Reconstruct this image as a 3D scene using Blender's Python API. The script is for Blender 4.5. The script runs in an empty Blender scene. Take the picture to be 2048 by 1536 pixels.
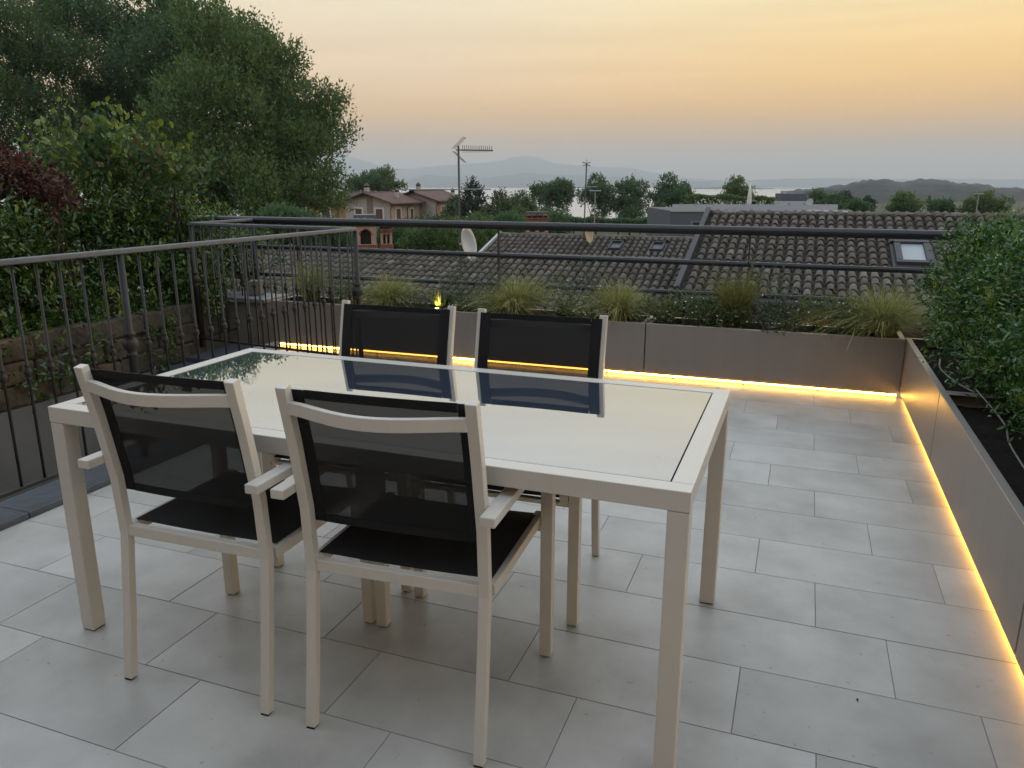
import bpy, bmesh, math, random
import numpy as np
from mathutils import Vector, Matrix, noise

S = bpy.context.scene
COL = S.collection
rnd = random.Random(7)
R = math.radians

# ------------------------------------------------------------------ camera
PITCH, ROLL, YAW, F = R(14.4638), R(0.0246), R(20.549), 1535.4
CAMZ = 1.37
fw = Vector((-math.sin(YAW)*math.cos(PITCH), math.cos(YAW)*math.cos(PITCH), -math.sin(PITCH)))
r0 = Vector((math.cos(YAW), math.sin(YAW), 0)); u0 = r0.cross(fw)
rv = r0*math.cos(ROLL) + u0*math.sin(ROLL); uv = -r0*math.sin(ROLL) + u0*math.cos(ROLL)
cam = bpy.data.cameras.new('camera'); co = bpy.data.objects.new('camera', cam); COL.objects.link(co)
co.matrix_world = Matrix(((rv.x, uv.x, -fw.x, 0), (rv.y, uv.y, -fw.y, 0), (rv.z, uv.z, -fw.z, CAMZ), (0, 0, 0, 1)))
cam.sensor_width = 36; cam.lens = 36*F/2048; cam.clip_start = 0.05; cam.clip_end = 60000
S.camera = co

# ------------------------------------------------------------------ sky
SUN_EL, SUN_AZ = R(5.0), R(-32)          # azimuth measured from +Y, negative towards +X
sundir = Vector((-math.sin(SUN_AZ)*math.cos(SUN_EL), math.cos(SUN_AZ)*math.cos(SUN_EL), math.sin(SUN_EL)))
W = bpy.data.worlds.new('World'); S.world = W; W.use_nodes = True
nt = W.node_tree; nt.nodes.clear()
def nn(t, **k):
    n = nt.nodes.new(t)
    for a, v in k.items(): setattr(n, a, v)
    return n
out = nn('ShaderNodeOutputWorld'); bg = nn('ShaderNodeBackground'); bg.inputs[1].default_value = 0.1
nt.links.new(bg.outputs[0], out.inputs[0])
sky = nn('ShaderNodeTexSky', sky_type='NISHITA', sun_disc=False)
sky.sun_elevation = SUN_EL; sky.sun_rotation = -SUN_AZ; sky.altitude = 100; sky.air_density = 1.0; sky.dust_density = 3.0; sky.ozone_density = 1.0
tc = nn('ShaderNodeTexCoord'); sp = nn('ShaderNodeSeparateXYZ'); nt.links.new(tc.outputs['Generated'], sp.inputs[0])
def ramp(tree, stops, interp='EASE'):
    n = tree.nodes.new('ShaderNodeValToRGB'); cr = n.color_ramp; cr.interpolation = interp
    while len(cr.elements) < len(stops): cr.elements.new(0.5)
    for e, (p, c) in zip(cr.elements, stops): e.position = p; e.color = (*c, 1)
    return n
# evening band, towards the glow and away from it (position = sine of the elevation)
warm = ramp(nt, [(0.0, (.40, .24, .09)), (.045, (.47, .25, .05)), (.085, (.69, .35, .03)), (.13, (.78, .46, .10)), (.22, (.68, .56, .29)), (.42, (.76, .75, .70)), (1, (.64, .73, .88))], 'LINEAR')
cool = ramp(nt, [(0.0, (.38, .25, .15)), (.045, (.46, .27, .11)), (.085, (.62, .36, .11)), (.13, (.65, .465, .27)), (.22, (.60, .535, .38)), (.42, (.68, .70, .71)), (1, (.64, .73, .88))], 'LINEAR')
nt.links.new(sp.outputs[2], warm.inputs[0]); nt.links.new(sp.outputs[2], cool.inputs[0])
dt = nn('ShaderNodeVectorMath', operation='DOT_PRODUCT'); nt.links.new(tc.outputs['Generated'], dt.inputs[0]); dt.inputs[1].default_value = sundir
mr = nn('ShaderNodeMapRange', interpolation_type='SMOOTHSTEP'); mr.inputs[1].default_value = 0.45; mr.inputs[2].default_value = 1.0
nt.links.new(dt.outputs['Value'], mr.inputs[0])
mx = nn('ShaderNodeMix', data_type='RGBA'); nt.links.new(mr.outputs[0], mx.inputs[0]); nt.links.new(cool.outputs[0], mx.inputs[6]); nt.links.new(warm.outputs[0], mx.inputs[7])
# thin streaks of haze in the band
mp = nn('ShaderNodeMapping'); mp.inputs['Scale'].default_value = (1.2, 1.2, 26); nt.links.new(tc.outputs['Generated'], mp.inputs[0])
nz = nn('ShaderNodeTexNoise'); nz.inputs['Scale'].default_value = 2.2; nz.inputs['Detail'].default_value = 3; nt.links.new(mp.outputs[0], nz.inputs[0])
st = nn('ShaderNodeMapRange'); st.inputs[1].default_value = .3; st.inputs[2].default_value = .7; st.inputs[3].default_value = 9.15; st.inputs[4].default_value = 10.05
nt.links.new(nz.outputs[0], st.inputs[0])
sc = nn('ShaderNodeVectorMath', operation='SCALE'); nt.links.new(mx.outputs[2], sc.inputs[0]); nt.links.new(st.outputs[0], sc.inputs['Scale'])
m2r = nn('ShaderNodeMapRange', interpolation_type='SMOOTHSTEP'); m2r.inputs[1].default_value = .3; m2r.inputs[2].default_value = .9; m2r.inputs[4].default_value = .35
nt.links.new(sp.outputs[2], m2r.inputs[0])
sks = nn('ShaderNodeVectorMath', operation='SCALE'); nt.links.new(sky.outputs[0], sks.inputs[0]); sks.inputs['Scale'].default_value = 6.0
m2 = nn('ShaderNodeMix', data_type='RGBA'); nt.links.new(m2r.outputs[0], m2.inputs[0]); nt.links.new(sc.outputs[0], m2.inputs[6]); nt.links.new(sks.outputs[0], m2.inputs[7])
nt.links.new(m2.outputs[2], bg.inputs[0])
W.cycles.sampling_method = 'MANUAL'; W.cycles.sample_map_resolution = 512

sl = bpy.data.lights.new('sun', 'SUN'); sl.energy = 0.8; sl.angle = R(25); sl.color = (1.0, .74, .45)
so = bpy.data.objects.new('sun', sl); COL.objects.link(so)
so.rotation_euler = (-sundir).to_track_quat('-Z', 'Y').to_euler(); so.location = (3, 20, 12)

S.view_settings.view_transform = 'Standard'; S.view_settings.look = 'None'
S.view_settings.exposure = 0.82; S.view_settings.gamma = 1.0; S.view_settings.use_curve_mapping = False
S.render.engine = 'CYCLES'
cy = S.cycles
cy.use_denoising = True; cy.max_bounces = 8; cy.diffuse_bounces = 4; cy.glossy_bounces = 4; cy.transparent_max_bounces = 12
cy.volume_bounces = 0; cy.caustics_reflective = False; cy.caustics_refractive = False; cy.sample_clamp_indirect = 6.0

# ------------------------------------------------------------------ helpers
def at(px, py, d):
    """point at depth d (metres along the view axis) seen at pixel px, py of the 2048 wide photograph"""
    px, py, d = float(px), float(py), float(d)
    q = (px-1024)/F*rv - (py-768)/F*uv + fw
    return q*d + Vector((0, 0, CAMZ))
def aty(px, py, Y):
    q = (px-1024)/F*rv - (py-768)/F*uv + fw
    return q*(Y/q.y) + Vector((0, 0, CAMZ))

def pmat(name, color, rough=.6, metal=0.0, spec=.5, bump=0.0, bscale=60, var=0.0, vscale=3.0, dark=None, detail=4, coords='Object', mottle=.5):
    m = bpy.data.materials.new(name); m.use_nodes = True; t = m.node_tree; b = t.nodes['Principled BSDF']
    b.inputs['Base Color'].default_value = (*color, 1); b.inputs['Roughness'].default_value = rough
    b.inputs['Metallic'].default_value = metal; b.inputs['Specular IOR Level'].default_value = spec
    if var or bump:
        c = t.nodes.new('ShaderNodeTexCoord')
    if var:
        n = t.nodes.new('ShaderNodeTexNoise'); n.inputs['Scale'].default_value = vscale; n.inputs['Detail'].default_value = detail; n.inputs['Roughness'].default_value = .6
        t.links.new(c.outputs[coords], n.inputs[0])
        d = dark or tuple(x*(1-var) for x in color)
        r = ramp(t, [(.5-.25*mottle*2*.6, d), (.5+.25*mottle*2*.6, color)], 'LINEAR')
        t.links.new(n.outputs[0], r.inputs[0]); t.links.new(r.outputs[0], b.inputs['Base Color'])
    if bump:
        n2 = t.nodes.new('ShaderNodeTexNoise'); n2.inputs['Scale'].default_value = bscale; n2.inputs['Detail'].default_value = 3
        t.links.new(c.outputs[coords], n2.inputs[0])
        bp = t.nodes.new('ShaderNodeBump'); bp.inputs['Strength'].default_value = bump; bp.inputs['Distance'].default_value = .01
        t.links.new(n2.outputs[0], bp.inputs['Height']); t.links.new(bp.outputs[0], b.inputs['Normal'])
    return m

def leafmat(name, stops, rough=.45, trans=.3, spec=.5):
    m = bpy.data.materials.new(name); m.use_nodes = True; t = m.node_tree; b = t.nodes['Principled BSDF']
    g = t.nodes.new('ShaderNodeNewGeometry'); r = ramp(t, stops, 'LINEAR')
    t.links.new(g.outputs['Random Per Island'], r.inputs[0]); t.links.new(r.outputs[0], b.inputs['Base Color'])
    b.inputs['Roughness'].default_value = rough; b.inputs['Specular IOR Level'].default_value = spec
    tr = t.nodes.new('ShaderNodeBsdfTranslucent'); t.links.new(r.outputs[0], tr.inputs[0])
    ms = t.nodes.new('ShaderNodeMixShader'); ms.inputs[0].default_value = trans
    t.links.new(b.outputs[0], ms.inputs[1]); t.links.new(tr.outputs[0], ms.inputs[2])
    t.links.new(ms.outputs[0], t.nodes['Material Output'].inputs[0])
    return m

def link(name, me, parent=None, mat=None):
    if mat is not None and not me.materials: me.materials.append(mat)
    o = bpy.data.objects.new(name, me); COL.objects.link(o)
    if parent is not None: o.parent = parent
    return o
def tag(o, label=None, cat=None, group=None, kind=None):
    if label: o['label'] = label
    if cat: o['category'] = cat
    if group: o['group'] = group
    if kind: o['kind'] = kind
    return o
def thing(name, label, cat, loc=(0, 0, 0), rz=0.0, group=None):
    o = bpy.data.objects.new(name, None); COL.objects.link(o); o.location = loc; o.rotation_euler = (0, 0, rz); o.empty_display_size = .1
    return tag(o, label, cat, group)
def copy_tree(o, parent=None):
    c = o.copy(); COL.objects.link(c)
    if parent is not None: c.parent = parent
    for ch in list(o.children): copy_tree(ch, c)
    return c

class MB:
    def __init__(s): s.v = []; s.f = []
    def add(s, vs, fs):
        b = len(s.v); s.v += [tuple(v) for v in vs]; s.f += [tuple(i+b for i in f) for f in fs]; return s
    def box(s, a, b):
        x0, y0, z0 = a; x1, y1, z1 = b
        return s.add([(x0, y0, z0), (x1, y0, z0), (x1, y1, z0), (x0, y1, z0), (x0, y0, z1), (x1, y0, z1), (x1, y1, z1), (x0, y1, z1)],
                     [(0, 3, 2, 1), (4, 5, 6, 7), (0, 1, 5, 4), (1, 2, 6, 5), (2, 3, 7, 6), (3, 0, 4, 7)])
    def prism(s, pts, y0, y1):
        """outline of (x, z) points, extruded along y"""
        n = len(pts)
        s.add([(x, y0, z) for x, z in pts] + [(x, y1, z) for x, z in pts],
              [tuple(range(n)), tuple(range(2*n-1, n-1, -1))] + [(i, i+n, (i+1) % n+n, (i+1) % n) for i in range(n)])
        return s
    def tube(s, pts, rad, n=8, cap=True, sec=None):
        """round (rad number or list) or rectangular tube (sec = half sizes, frame kept upright) along pts"""
        pts = [Vector(p) for p in pts]; rings = []
        for i, p in enumerate(pts):
            t = (pts[min(i+1, len(pts)-1)] - pts[max(i-1, 0)]).normalized()
            a = Vector((1, 0, 0)) if abs(t.x) < .9 else Vector((0, 0, 1))
            e1 = (a - t*a.dot(t)).normalized(); e2 = t.cross(e1)
            if sec:
                q = [(-1, -1), (1, -1), (1, 1), (-1, 1)]; rings.append([p+e1*sec[0]*x+e2*sec[1]*y for x, y in q])
            else:
                rr = rad[i] if isinstance(rad, (list, tuple)) else rad
                rings.append([p+(e1*math.cos(2*math.pi*k/n)+e2*math.sin(2*math.pi*k/n))*rr for k in range(n)])
        m = len(rings[0]); vs = [v for r_ in rings for v in r_]; fs = []
        for i in range(len(rings)-1):
            for k in range(m):
                fs.append((i*m+k, i*m+(k+1) % m, (i+1)*m+(k+1) % m, (i+1)*m+k))
        if cap: fs += [tuple(range(m-1, -1, -1)), tuple(range((len(rings)-1)*m, len(rings)*m))]
        return s.add(vs, fs)
    def lathe(s, prof, n=10, c=(0, 0, 0)):
        vs = []; fs = []
        for r_, z in prof:
            vs += [(c[0]+r_*math.cos(2*math.pi*k/n), c[1]+r_*math.sin(2*math.pi*k/n), c[2]+z) for k in range(n)]
        for i in range(len(prof)-1):
            for k in range(n): fs.append((i*n+k, i*n+(k+1) % n, (i+1)*n+(k+1) % n, (i+1)*n+k))
        fs += [tuple(range(n-1, -1, -1)), tuple(range((len(prof)-1)*n, len(prof)*n))]
        return s.add(vs, fs)
    def mesh(s, name, mat=None, bevel=0, smooth=False, seg=2):
        me = bpy.data.meshes.new(name); me.from_pydata(s.v, [], s.f)
        bm = bmesh.new(); bm.from_mesh(me)
        bmesh.ops.recalc_face_normals(bm, faces=bm.faces)
        if bevel:
            es = [e for e in bm.edges if len(e.link_faces) == 2 and e.calc_face_angle(0) > .6]
            bmesh.ops.bevel(bm, geom=es, offset=bevel, segments=seg, profile=.5, affect='EDGES', clamp_overlap=True)
        bm.to_mesh(me); bm.free()
        if smooth: me.polygons.foreach_set('use_smooth', [True]*len(me.polygons))
        if mat: me.materials.append(mat)
        return me
    def build(s, name, mat, parent=None, bevel=0, smooth=False, seg=2):
        return link(name, s.mesh(name, mat, bevel, smooth, seg), parent)

def npmesh(name, V, Fc, mat):
    """V (n,3), Fc (m,k) arrays"""
    me = bpy.data.meshes.new(name); k = Fc.shape[1]; m = len(Fc)
    me.vertices.add(len(V)); me.vertices.foreach_set('co', np.ascontiguousarray(V, dtype=np.float32).ravel())
    me.loops.add(m*k); me.loops.foreach_set('vertex_index', Fc.astype(np.int32).ravel())
    me.polygons.add(m); me.polygons.foreach_set('loop_start', np.arange(0, m*k, k, dtype=np.int32))
    me.update(calc_edges=True); me.validate()
    if mat: me.materials.append(mat)
    return me
def nrm(a): return a/np.maximum(np.linalg.norm(a, axis=1, keepdims=True), 1e-9)
def leaves(name, P, D, N, L, Wd, mat, parent=None, oval=False, droop=.0, at_thing=False):
    """one mesh of folded leaves: base P, direction D, face normal N, length L, width Wd (arrays)"""
    D = nrm(D); Sd = nrm(np.cross(D, N)); N2 = np.cross(Sd, D); L = np.asarray(L).reshape(-1, 1)*np.ones((len(P), 1)); Wd = np.asarray(Wd).reshape(-1, 1)*np.ones((len(P), 1))
    n = len(P)
    if oval:
        tip = P+D*L-N2*L*.12
        a1 = P+D*L*.28+Sd*Wd*.42+N2*Wd*.14; a2 = P+D*L*.68+Sd*Wd*.42+N2*Wd*.10
        b1 = P+D*L*.28-Sd*Wd*.42+N2*Wd*.14; b2 = P+D*L*.68-Sd*Wd*.42+N2*Wd*.10
        V = np.stack([P, a1, a2, tip, b2, b1], 1).reshape(-1, 3); i = np.arange(n)[:, None]*6
        Fc = np.concatenate([i+np.array([[0, 1, 2, 3]]), i+np.array([[0, 3, 4, 5]])])
    else:
        tip = P+D*L; a = P+D*L*.45+Sd*Wd*.5+N2*Wd*.15; b = P+D*L*.45-Sd*Wd*.5+N2*Wd*.15
        V = np.stack([P, a, tip, b], 1).reshape(-1, 3); i = np.arange(n)[:, None]*4
        Fc = np.concatenate([i+np.array([[0, 1, 2]]), i+np.array([[0, 2, 3]])])
    return link(name, npmesh(name, V, Fc, mat), parent)
def sprig_leaves(g, B, D, slen, nl, ll, spread=.9):
    """leaf bases, directions, normals and lengths along n sprigs"""
    n = len(B); D = nrm(D); t = np.tile(np.linspace(.12, 1, nl), n); Bi = np.repeat(B, nl, 0); Di = np.repeat(D, nl, 0)
    SL = np.repeat(slen*(.6+.8*g.random(n)), nl)
    a = nrm(np.cross(Di, g.normal(size=(n*nl, 3))))
    LD = nrm(Di*(.35+.5*t[:, None])+a*spread+np.array([0, 0, .1]))
    P = Bi+Di*(SL*t)[:, None]+g.normal(size=Bi.shape)*.08*slen
    N = nrm(np.array([0, 0, 1.0])+g.normal(size=P.shape)*.75)
    return P, LD, N, ll*(.6+.7*g.random(n*nl))
def clumps(g, lobes, per=13, rel=.36, core=.5):
    o = []
    for l in lobes:
        o.append((l[0], l[1], l[2], l[3]*core, l[4]*core, l[5]*core))
        for k in range(per):
            u = g.normal(size=3); u /= np.linalg.norm(u)
            if u[2] < -.6: u[2] *= -1
            q = rel*(.65+.6*g.random()); c = .80+.16*g.random()
            o.append((l[0]+u[0]*l[3]*c, l[1]+u[1]*l[4]*c, l[2]+u[2]*l[5]*c, l[3]*q, l[4]*q, l[5]*q*.9))
    return o
def crown_points(g, lobes, n, shell=.45, up=.5, cut=-.75):
    c = np.array([l[:3] for l in lobes], float); r_ = np.array([l[3:6] for l in lobes], float)
    w = (r_.prod(1))**(2/3); idx = g.choice(len(lobes), n, p=w/w.sum())
    u = nrm(g.normal(size=(n, 3))); rad = 1-shell*g.random(n)**1.6
    P = c[idx]+r_[idx]*u*rad[:, None]
    keep = np.ones(n, bool)
    for j in range(len(lobes)):
        q = ((P-c[j])/r_[j]); keep &= ~((np.linalg.norm(q, axis=1) < .6) & (idx != j))
    keep &= u[:, 2] > cut
    D = nrm(u*.75+g.normal(size=u.shape)*.35+np.array([0, 0, up]))
    return P[keep], D[keep]

# ------------------------------------------------------------------ materials
M = {}
def tile_material():
    m = bpy.data.materials.new('porcelain_tile'); m.use_nodes = True; t = m.node_tree; b = t.nodes['Principled BSDF']
    c = t.nodes.new('ShaderNodeTexCoord'); oi = t.nodes.new('ShaderNodeObjectInfo')
    add = t.nodes.new('ShaderNodeVectorMath'); add.operation = 'ADD'
    sc_ = t.nodes.new('ShaderNodeVectorMath'); sc_.operation = 'SCALE'; sc_.inputs['Scale'].default_value = 40
    cmb = t.nodes.new('ShaderNodeCombineXYZ')
    for i in range(3): t.links.new(oi.outputs['Random'], cmb.inputs[i])
    t.links.new(cmb.outputs[0], sc_.inputs[0]); t.links.new(c.outputs['Object'], add.inputs[0]); t.links.new(sc_.outputs[0], add.inputs[1])
    n = t.nodes.new('ShaderNodeTexNoise'); n.inputs['Scale'].default_value = 4.0; n.inputs['Detail'].default_value = 6; n.inputs['Roughness'].default_value = .55
    t.links.new(add.outputs[0], n.inputs[0])
    r = ramp(t, [(.28, (.39, .375, .345)), (.5, (.47, .452, .415)), (.74, (.545, .527, .487))], 'LINEAR'); t.links.new(n.outputs[0], r.inputs[0])
    hv = t.nodes.new('ShaderNodeHueSaturation'); mv = t.nodes.new('ShaderNodeMapRange'); mv.inputs[3].default_value = .88; mv.inputs[4].default_value = 1.07
    t.links.new(oi.outputs['Random'], mv.inputs[0]); t.links.new(mv.outputs[0], hv.inputs['Value']); t.links.new(r.outputs[0], hv.inputs['Color'])
    gp = t.nodes.new('ShaderNodeNewGeometry')
    ns = t.nodes.new('ShaderNodeTexNoise'); ns.inputs['Scale'].default_value = 1.7; ns.inputs['Detail'].default_value = 7; ns.inputs['Roughness'].default_value = .62; t.links.new(gp.outputs['Position'], ns.inputs[0])
    rs = ramp(t, [(.34, (.80, .79, .77)), (.5, (.96, .96, .95)), (.66, (1.05, 1.05, 1.05))], 'LINEAR'); t.links.new(ns.outputs[0], rs.inputs[0])
    vo = t.nodes.new('ShaderNodeTexNoise'); vo.inputs['Scale'].default_value = 38; vo.inputs['Detail'].default_value = 2; t.links.new(gp.outputs['Position'], vo.inputs[0])
    rv_ = ramp(t, [(.24, (.72, .70, .68)), (.31, (1, 1, 1))], 'LINEAR'); t.links.new(vo.outputs[0], rv_.inputs[0])
    m1 = t.nodes.new('ShaderNodeMix'); m1.data_type = 'RGBA'; m1.blend_type = 'MULTIPLY'; m1.inputs[0].default_value = 1
    t.links.new(hv.outputs[0], m1.inputs[6]); t.links.new(rs.outputs[0], m1.inputs[7])
    m3 = t.nodes.new('ShaderNodeMix'); m3.data_type = 'RGBA'; m3.blend_type = 'MULTIPLY'; m3.inputs[0].default_value = 1
    t.links.new(m1.outputs[2], m3.inputs[6]); t.links.new(rv_.outputs[0], m3.inputs[7]); t.links.new(m3.outputs[2], b.inputs['Base Color'])
    n2 = t.nodes.new('ShaderNodeTexNoise'); n2.inputs['Scale'].default_value = 9; n2.inputs['Detail'].default_value = 5; t.links.new(add.outputs[0], n2.inputs[0])
    rr = t.nodes.new('ShaderNodeMapRange'); rr.inputs[3].default_value = .22; rr.inputs[4].default_value = .48; t.links.new(n2.outputs[0], rr.inputs[0]); t.links.new(rr.outputs[0], b.inputs['Roughness'])
    n3 = t.nodes.new('ShaderNodeTexNoise'); n3.inputs['Scale'].default_value = 500; t.links.new(add.outputs[0], n3.inputs[0])
    bp = t.nodes.new('ShaderNodeBump'); bp.inputs['Strength'].default_value = .06; bp.inputs['Distance'].default_value = .002
    t.links.new(n3.outputs[0], bp.inputs['Height']); t.links.new(bp.outputs[0], b.inputs['Normal'])
    b.inputs['Specular IOR Level'].default_value = .5
    return m
M['tile'] = tile_material()
M['grout'] = pmat('grout', (.25, .24, .23), .9)
M['white_alu'] = pmat('light_powder_coated_aluminium', (.66, .615, .54), .30, 0, .5, .05, 900, .04, 6)
M['planter'] = pmat('taupe_coated_steel', (.255, .228, .205), .36, .2, .5, .04, 700, .13, 3, detail=7, mottle=.9)
for n_ in M['planter'].node_tree.nodes:
    if n_.type == 'TEX_NOISE' and n_.inputs['Scale'].default_value < 10:      # rain streaks run down the panels
        t_ = M['planter'].node_tree; mp_ = t_.nodes.new('ShaderNodeMapping'); mp_.inputs['Scale'].default_value = (4, 4, .5)
        c_ = [q for q in t_.nodes if q.type == 'TEX_COORD'][0]; t_.links.new(c_.outputs['Object'], mp_.inputs[0]); t_.links.new(mp_.outputs[0], n_.inputs[0])
M['rim'] = pmat('planter_rim_steel', (.42, .38, .35), .35, .5, .5)
M['iron'] = pmat('dark_wrought_iron', (.022, .020, .0185), .45, .1, .5, .25, 250, .3, 30)
M['railpaint'] = pmat('charcoal_rail_paint', (.03, .031, .034), .35, .3, .5, .05, 300)
M['toprail'] = pmat('worn_grey_handrail', (.12, .127, .145), .5, .0, .5, .15, 250, .25, 20)
M['slate'] = pmat('slate_slab', (.085, .095, .11), .38, 0, .5, .3, 40, .25, 5)
M['plaster'] = pmat('grey_plaster', (.20, .185, .17), .85, 0, .3, .15, 60, .18, 2.5)
M['wallwarm'] = pmat('warm_house_plaster', (.34, .26, .185), .85, 0, .3, .1, 60, .1, 2)
M['stone'] = pmat('mossy_stone', (.10, .086, .066), .9, 0, .3, .9, 30, .6, 7)
M['mortar'] = pmat('mortar', (.10, .086, .066), .95, 0, .2, .5, 40)
M['soil'] = pmat('dark_potting_soil', (.018, .014, .011), .95, 0, .2, 1.0, 70, .4, 30)
M['coppo'] = None
def roof_tile_mat():
    m = bpy.data.materials.new('weathered_clay_tile'); m.use_nodes = True; t = m.node_tree; b = t.nodes['Principled BSDF']
    g = t.nodes.new('ShaderNodeNewGeometry'); oi = t.nodes.new('ShaderNodeObjectInfo'); ad = t.nodes.new('ShaderNodeMath'); ad.operation = 'ADD'
    t.links.new(g.outputs['Random Per Island'], ad.inputs[0]); t.links.new(oi.outputs['Random'], ad.inputs[1])
    fr = t.nodes.new('ShaderNodeMath'); fr.operation = 'FRACT'; t.links.new(ad.outputs[0], fr.inputs[0])
    r = ramp(t, [(0, (.100, .089, .076)), (.4, (.130, .115, .099)), (.8, (.150, .135, .117)), (.97, (.18, .165, .145)), (1, (.23, .21, .185))], 'LINEAR'); t.links.new(fr.outputs[0], r.inputs[0])
    c = t.nodes.new('ShaderNodeTexCoord'); n = t.nodes.new('ShaderNodeTexNoise'); n.inputs['Scale'].default_value = 9; n.inputs['Detail'].default_value = 6
    t.links.new(g.outputs['Position'], n.inputs[0])
    r2 = ramp(t, [(.36, (.6, .6, .57)), (.64, (1, 1, 1))], 'LINEAR'); t.links.new(n.outputs[0], r2.inputs[0])
    mu = t.nodes.new('ShaderNodeMix'); mu.data_type = 'RGBA'; mu.blend_type = 'MULTIPLY'; mu.inputs[0].default_value = .9
    t.links.new(r.outputs[0], mu.inputs[6]); t.links.new(r2.outputs[0], mu.inputs[7]); t.links.new(mu.outputs[2], b.inputs['Base Color'])
    b.inputs['Roughness'].default_value = .85; b.inputs['Specular IOR Level'].default_value = .3
    return m
M['coppo'] = roof_tile_mat()
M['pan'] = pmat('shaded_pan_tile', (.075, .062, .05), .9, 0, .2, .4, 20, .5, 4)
M['flash'] = pmat('dark_lead_flashing', (.042, .042, .046), .6, 0, .4)
M['lightflash'] = pmat('pale_zinc_flashing', (.42, .42, .40), .5, .3, .5)
M['yellow'] = pmat('ochre_wall', (.36, .22, .035), .85, 0, .3, .1, 40, .15, 1)
M['paleglass'] = pmat('skylight_glass', (.02, .024, .028), .3, 0, .3)
M['whiteblind'] = pmat('pale_roller_blind', (.27, .31, .33), .4, 0, .5)
M['brick'] = pmat('chimney_brick', (.24, .105, .065), .85, 0, .3, .6, 60, .45, 14)
M['pinkplaster'] = pmat('pink_chimney_plaster', (.38, .25, .19), .85, 0, .3, .2, 40, .2, 6)
M['black'] = pmat('sooty_black', (.008, .007, .007), .9)
M['dish'] = pmat('dish_paint', (.36, .37, .38), .5, 0, .5)
M['beigedish'] = pmat('aged_dish_paint', (.36, .28, .18), .6, 0, .4, .1, 20, .2, 6)
M['mast'] = pmat('weathered_mast_steel', (.10, .10, .105), .5, .4, .4)
M['galv'] = pmat('galvanised_steel', (.30, .31, .32), .45, .6, .5)
M['bark'] = pmat('bark', (.055, .042, .032), .9, 0, .2, .9, 20, .5, 8)
M['stemgreen'] = pmat('green_stem', (.07, .08, .03), .7)
M['ground'] = pmat('grassy_ground', (.05, .06, .028), .95, 0, .2, .5, .6, .5, .05)

def fabric_mat(name, transp):
    m = bpy.data.materials.new(name); m.use_nodes = True; t = m.node_tree; b = t.nodes['Principled BSDF']
    b.inputs['Base Color'].default_value = (.017, .017, .018, 1); b.inputs['Roughness'].default_value = .8; b.inputs['Specular IOR Level'].default_value = .2
    c = t.nodes.new('ShaderNodeTexCoord')
    w = t.nodes.new('ShaderNodeTexNoise'); w.inputs['Scale'].default_value = 900; w.inputs['Detail'].default_value = 2
    mp_ = t.nodes.new('ShaderNodeMapping'); mp_.inputs['Scale'].default_value = (1, 1, 1); t.links.new(c.outputs['Object'], mp_.inputs[0]); t.links.new(mp_.outputs[0], w.inputs[0])
    rr = t.nodes.new('ShaderNodeMapRange'); rr.inputs[1].default_value = .3; rr.inputs[2].default_value = .7; rr.inputs[3].default_value = transp*.94; rr.inputs[4].default_value = transp*1.06
    t.links.new(w.outputs[0], rr.inputs[0])
    tr = t.nodes.new('ShaderNodeBsdfTransparent'); ms = t.nodes.new('ShaderNodeMixShader')
    t.links.new(rr.outputs[0], ms.inputs[0]); t.links.new(b.outputs[0], ms.inputs[1]); t.links.new(tr.outputs[0], ms.inputs[2]); t.links.new(ms.outputs[0], t.nodes['Material Output'].inputs[0])
    return m
M['mesh'] = fabric_mat('black_mesh_fabric', .075)
M['seatmesh'] = fabric_mat('black_seat_fabric', .004)
M['hem'] = pmat('black_fabric_hem', (.009, .009, .010), .7, 0, .3)

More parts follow.
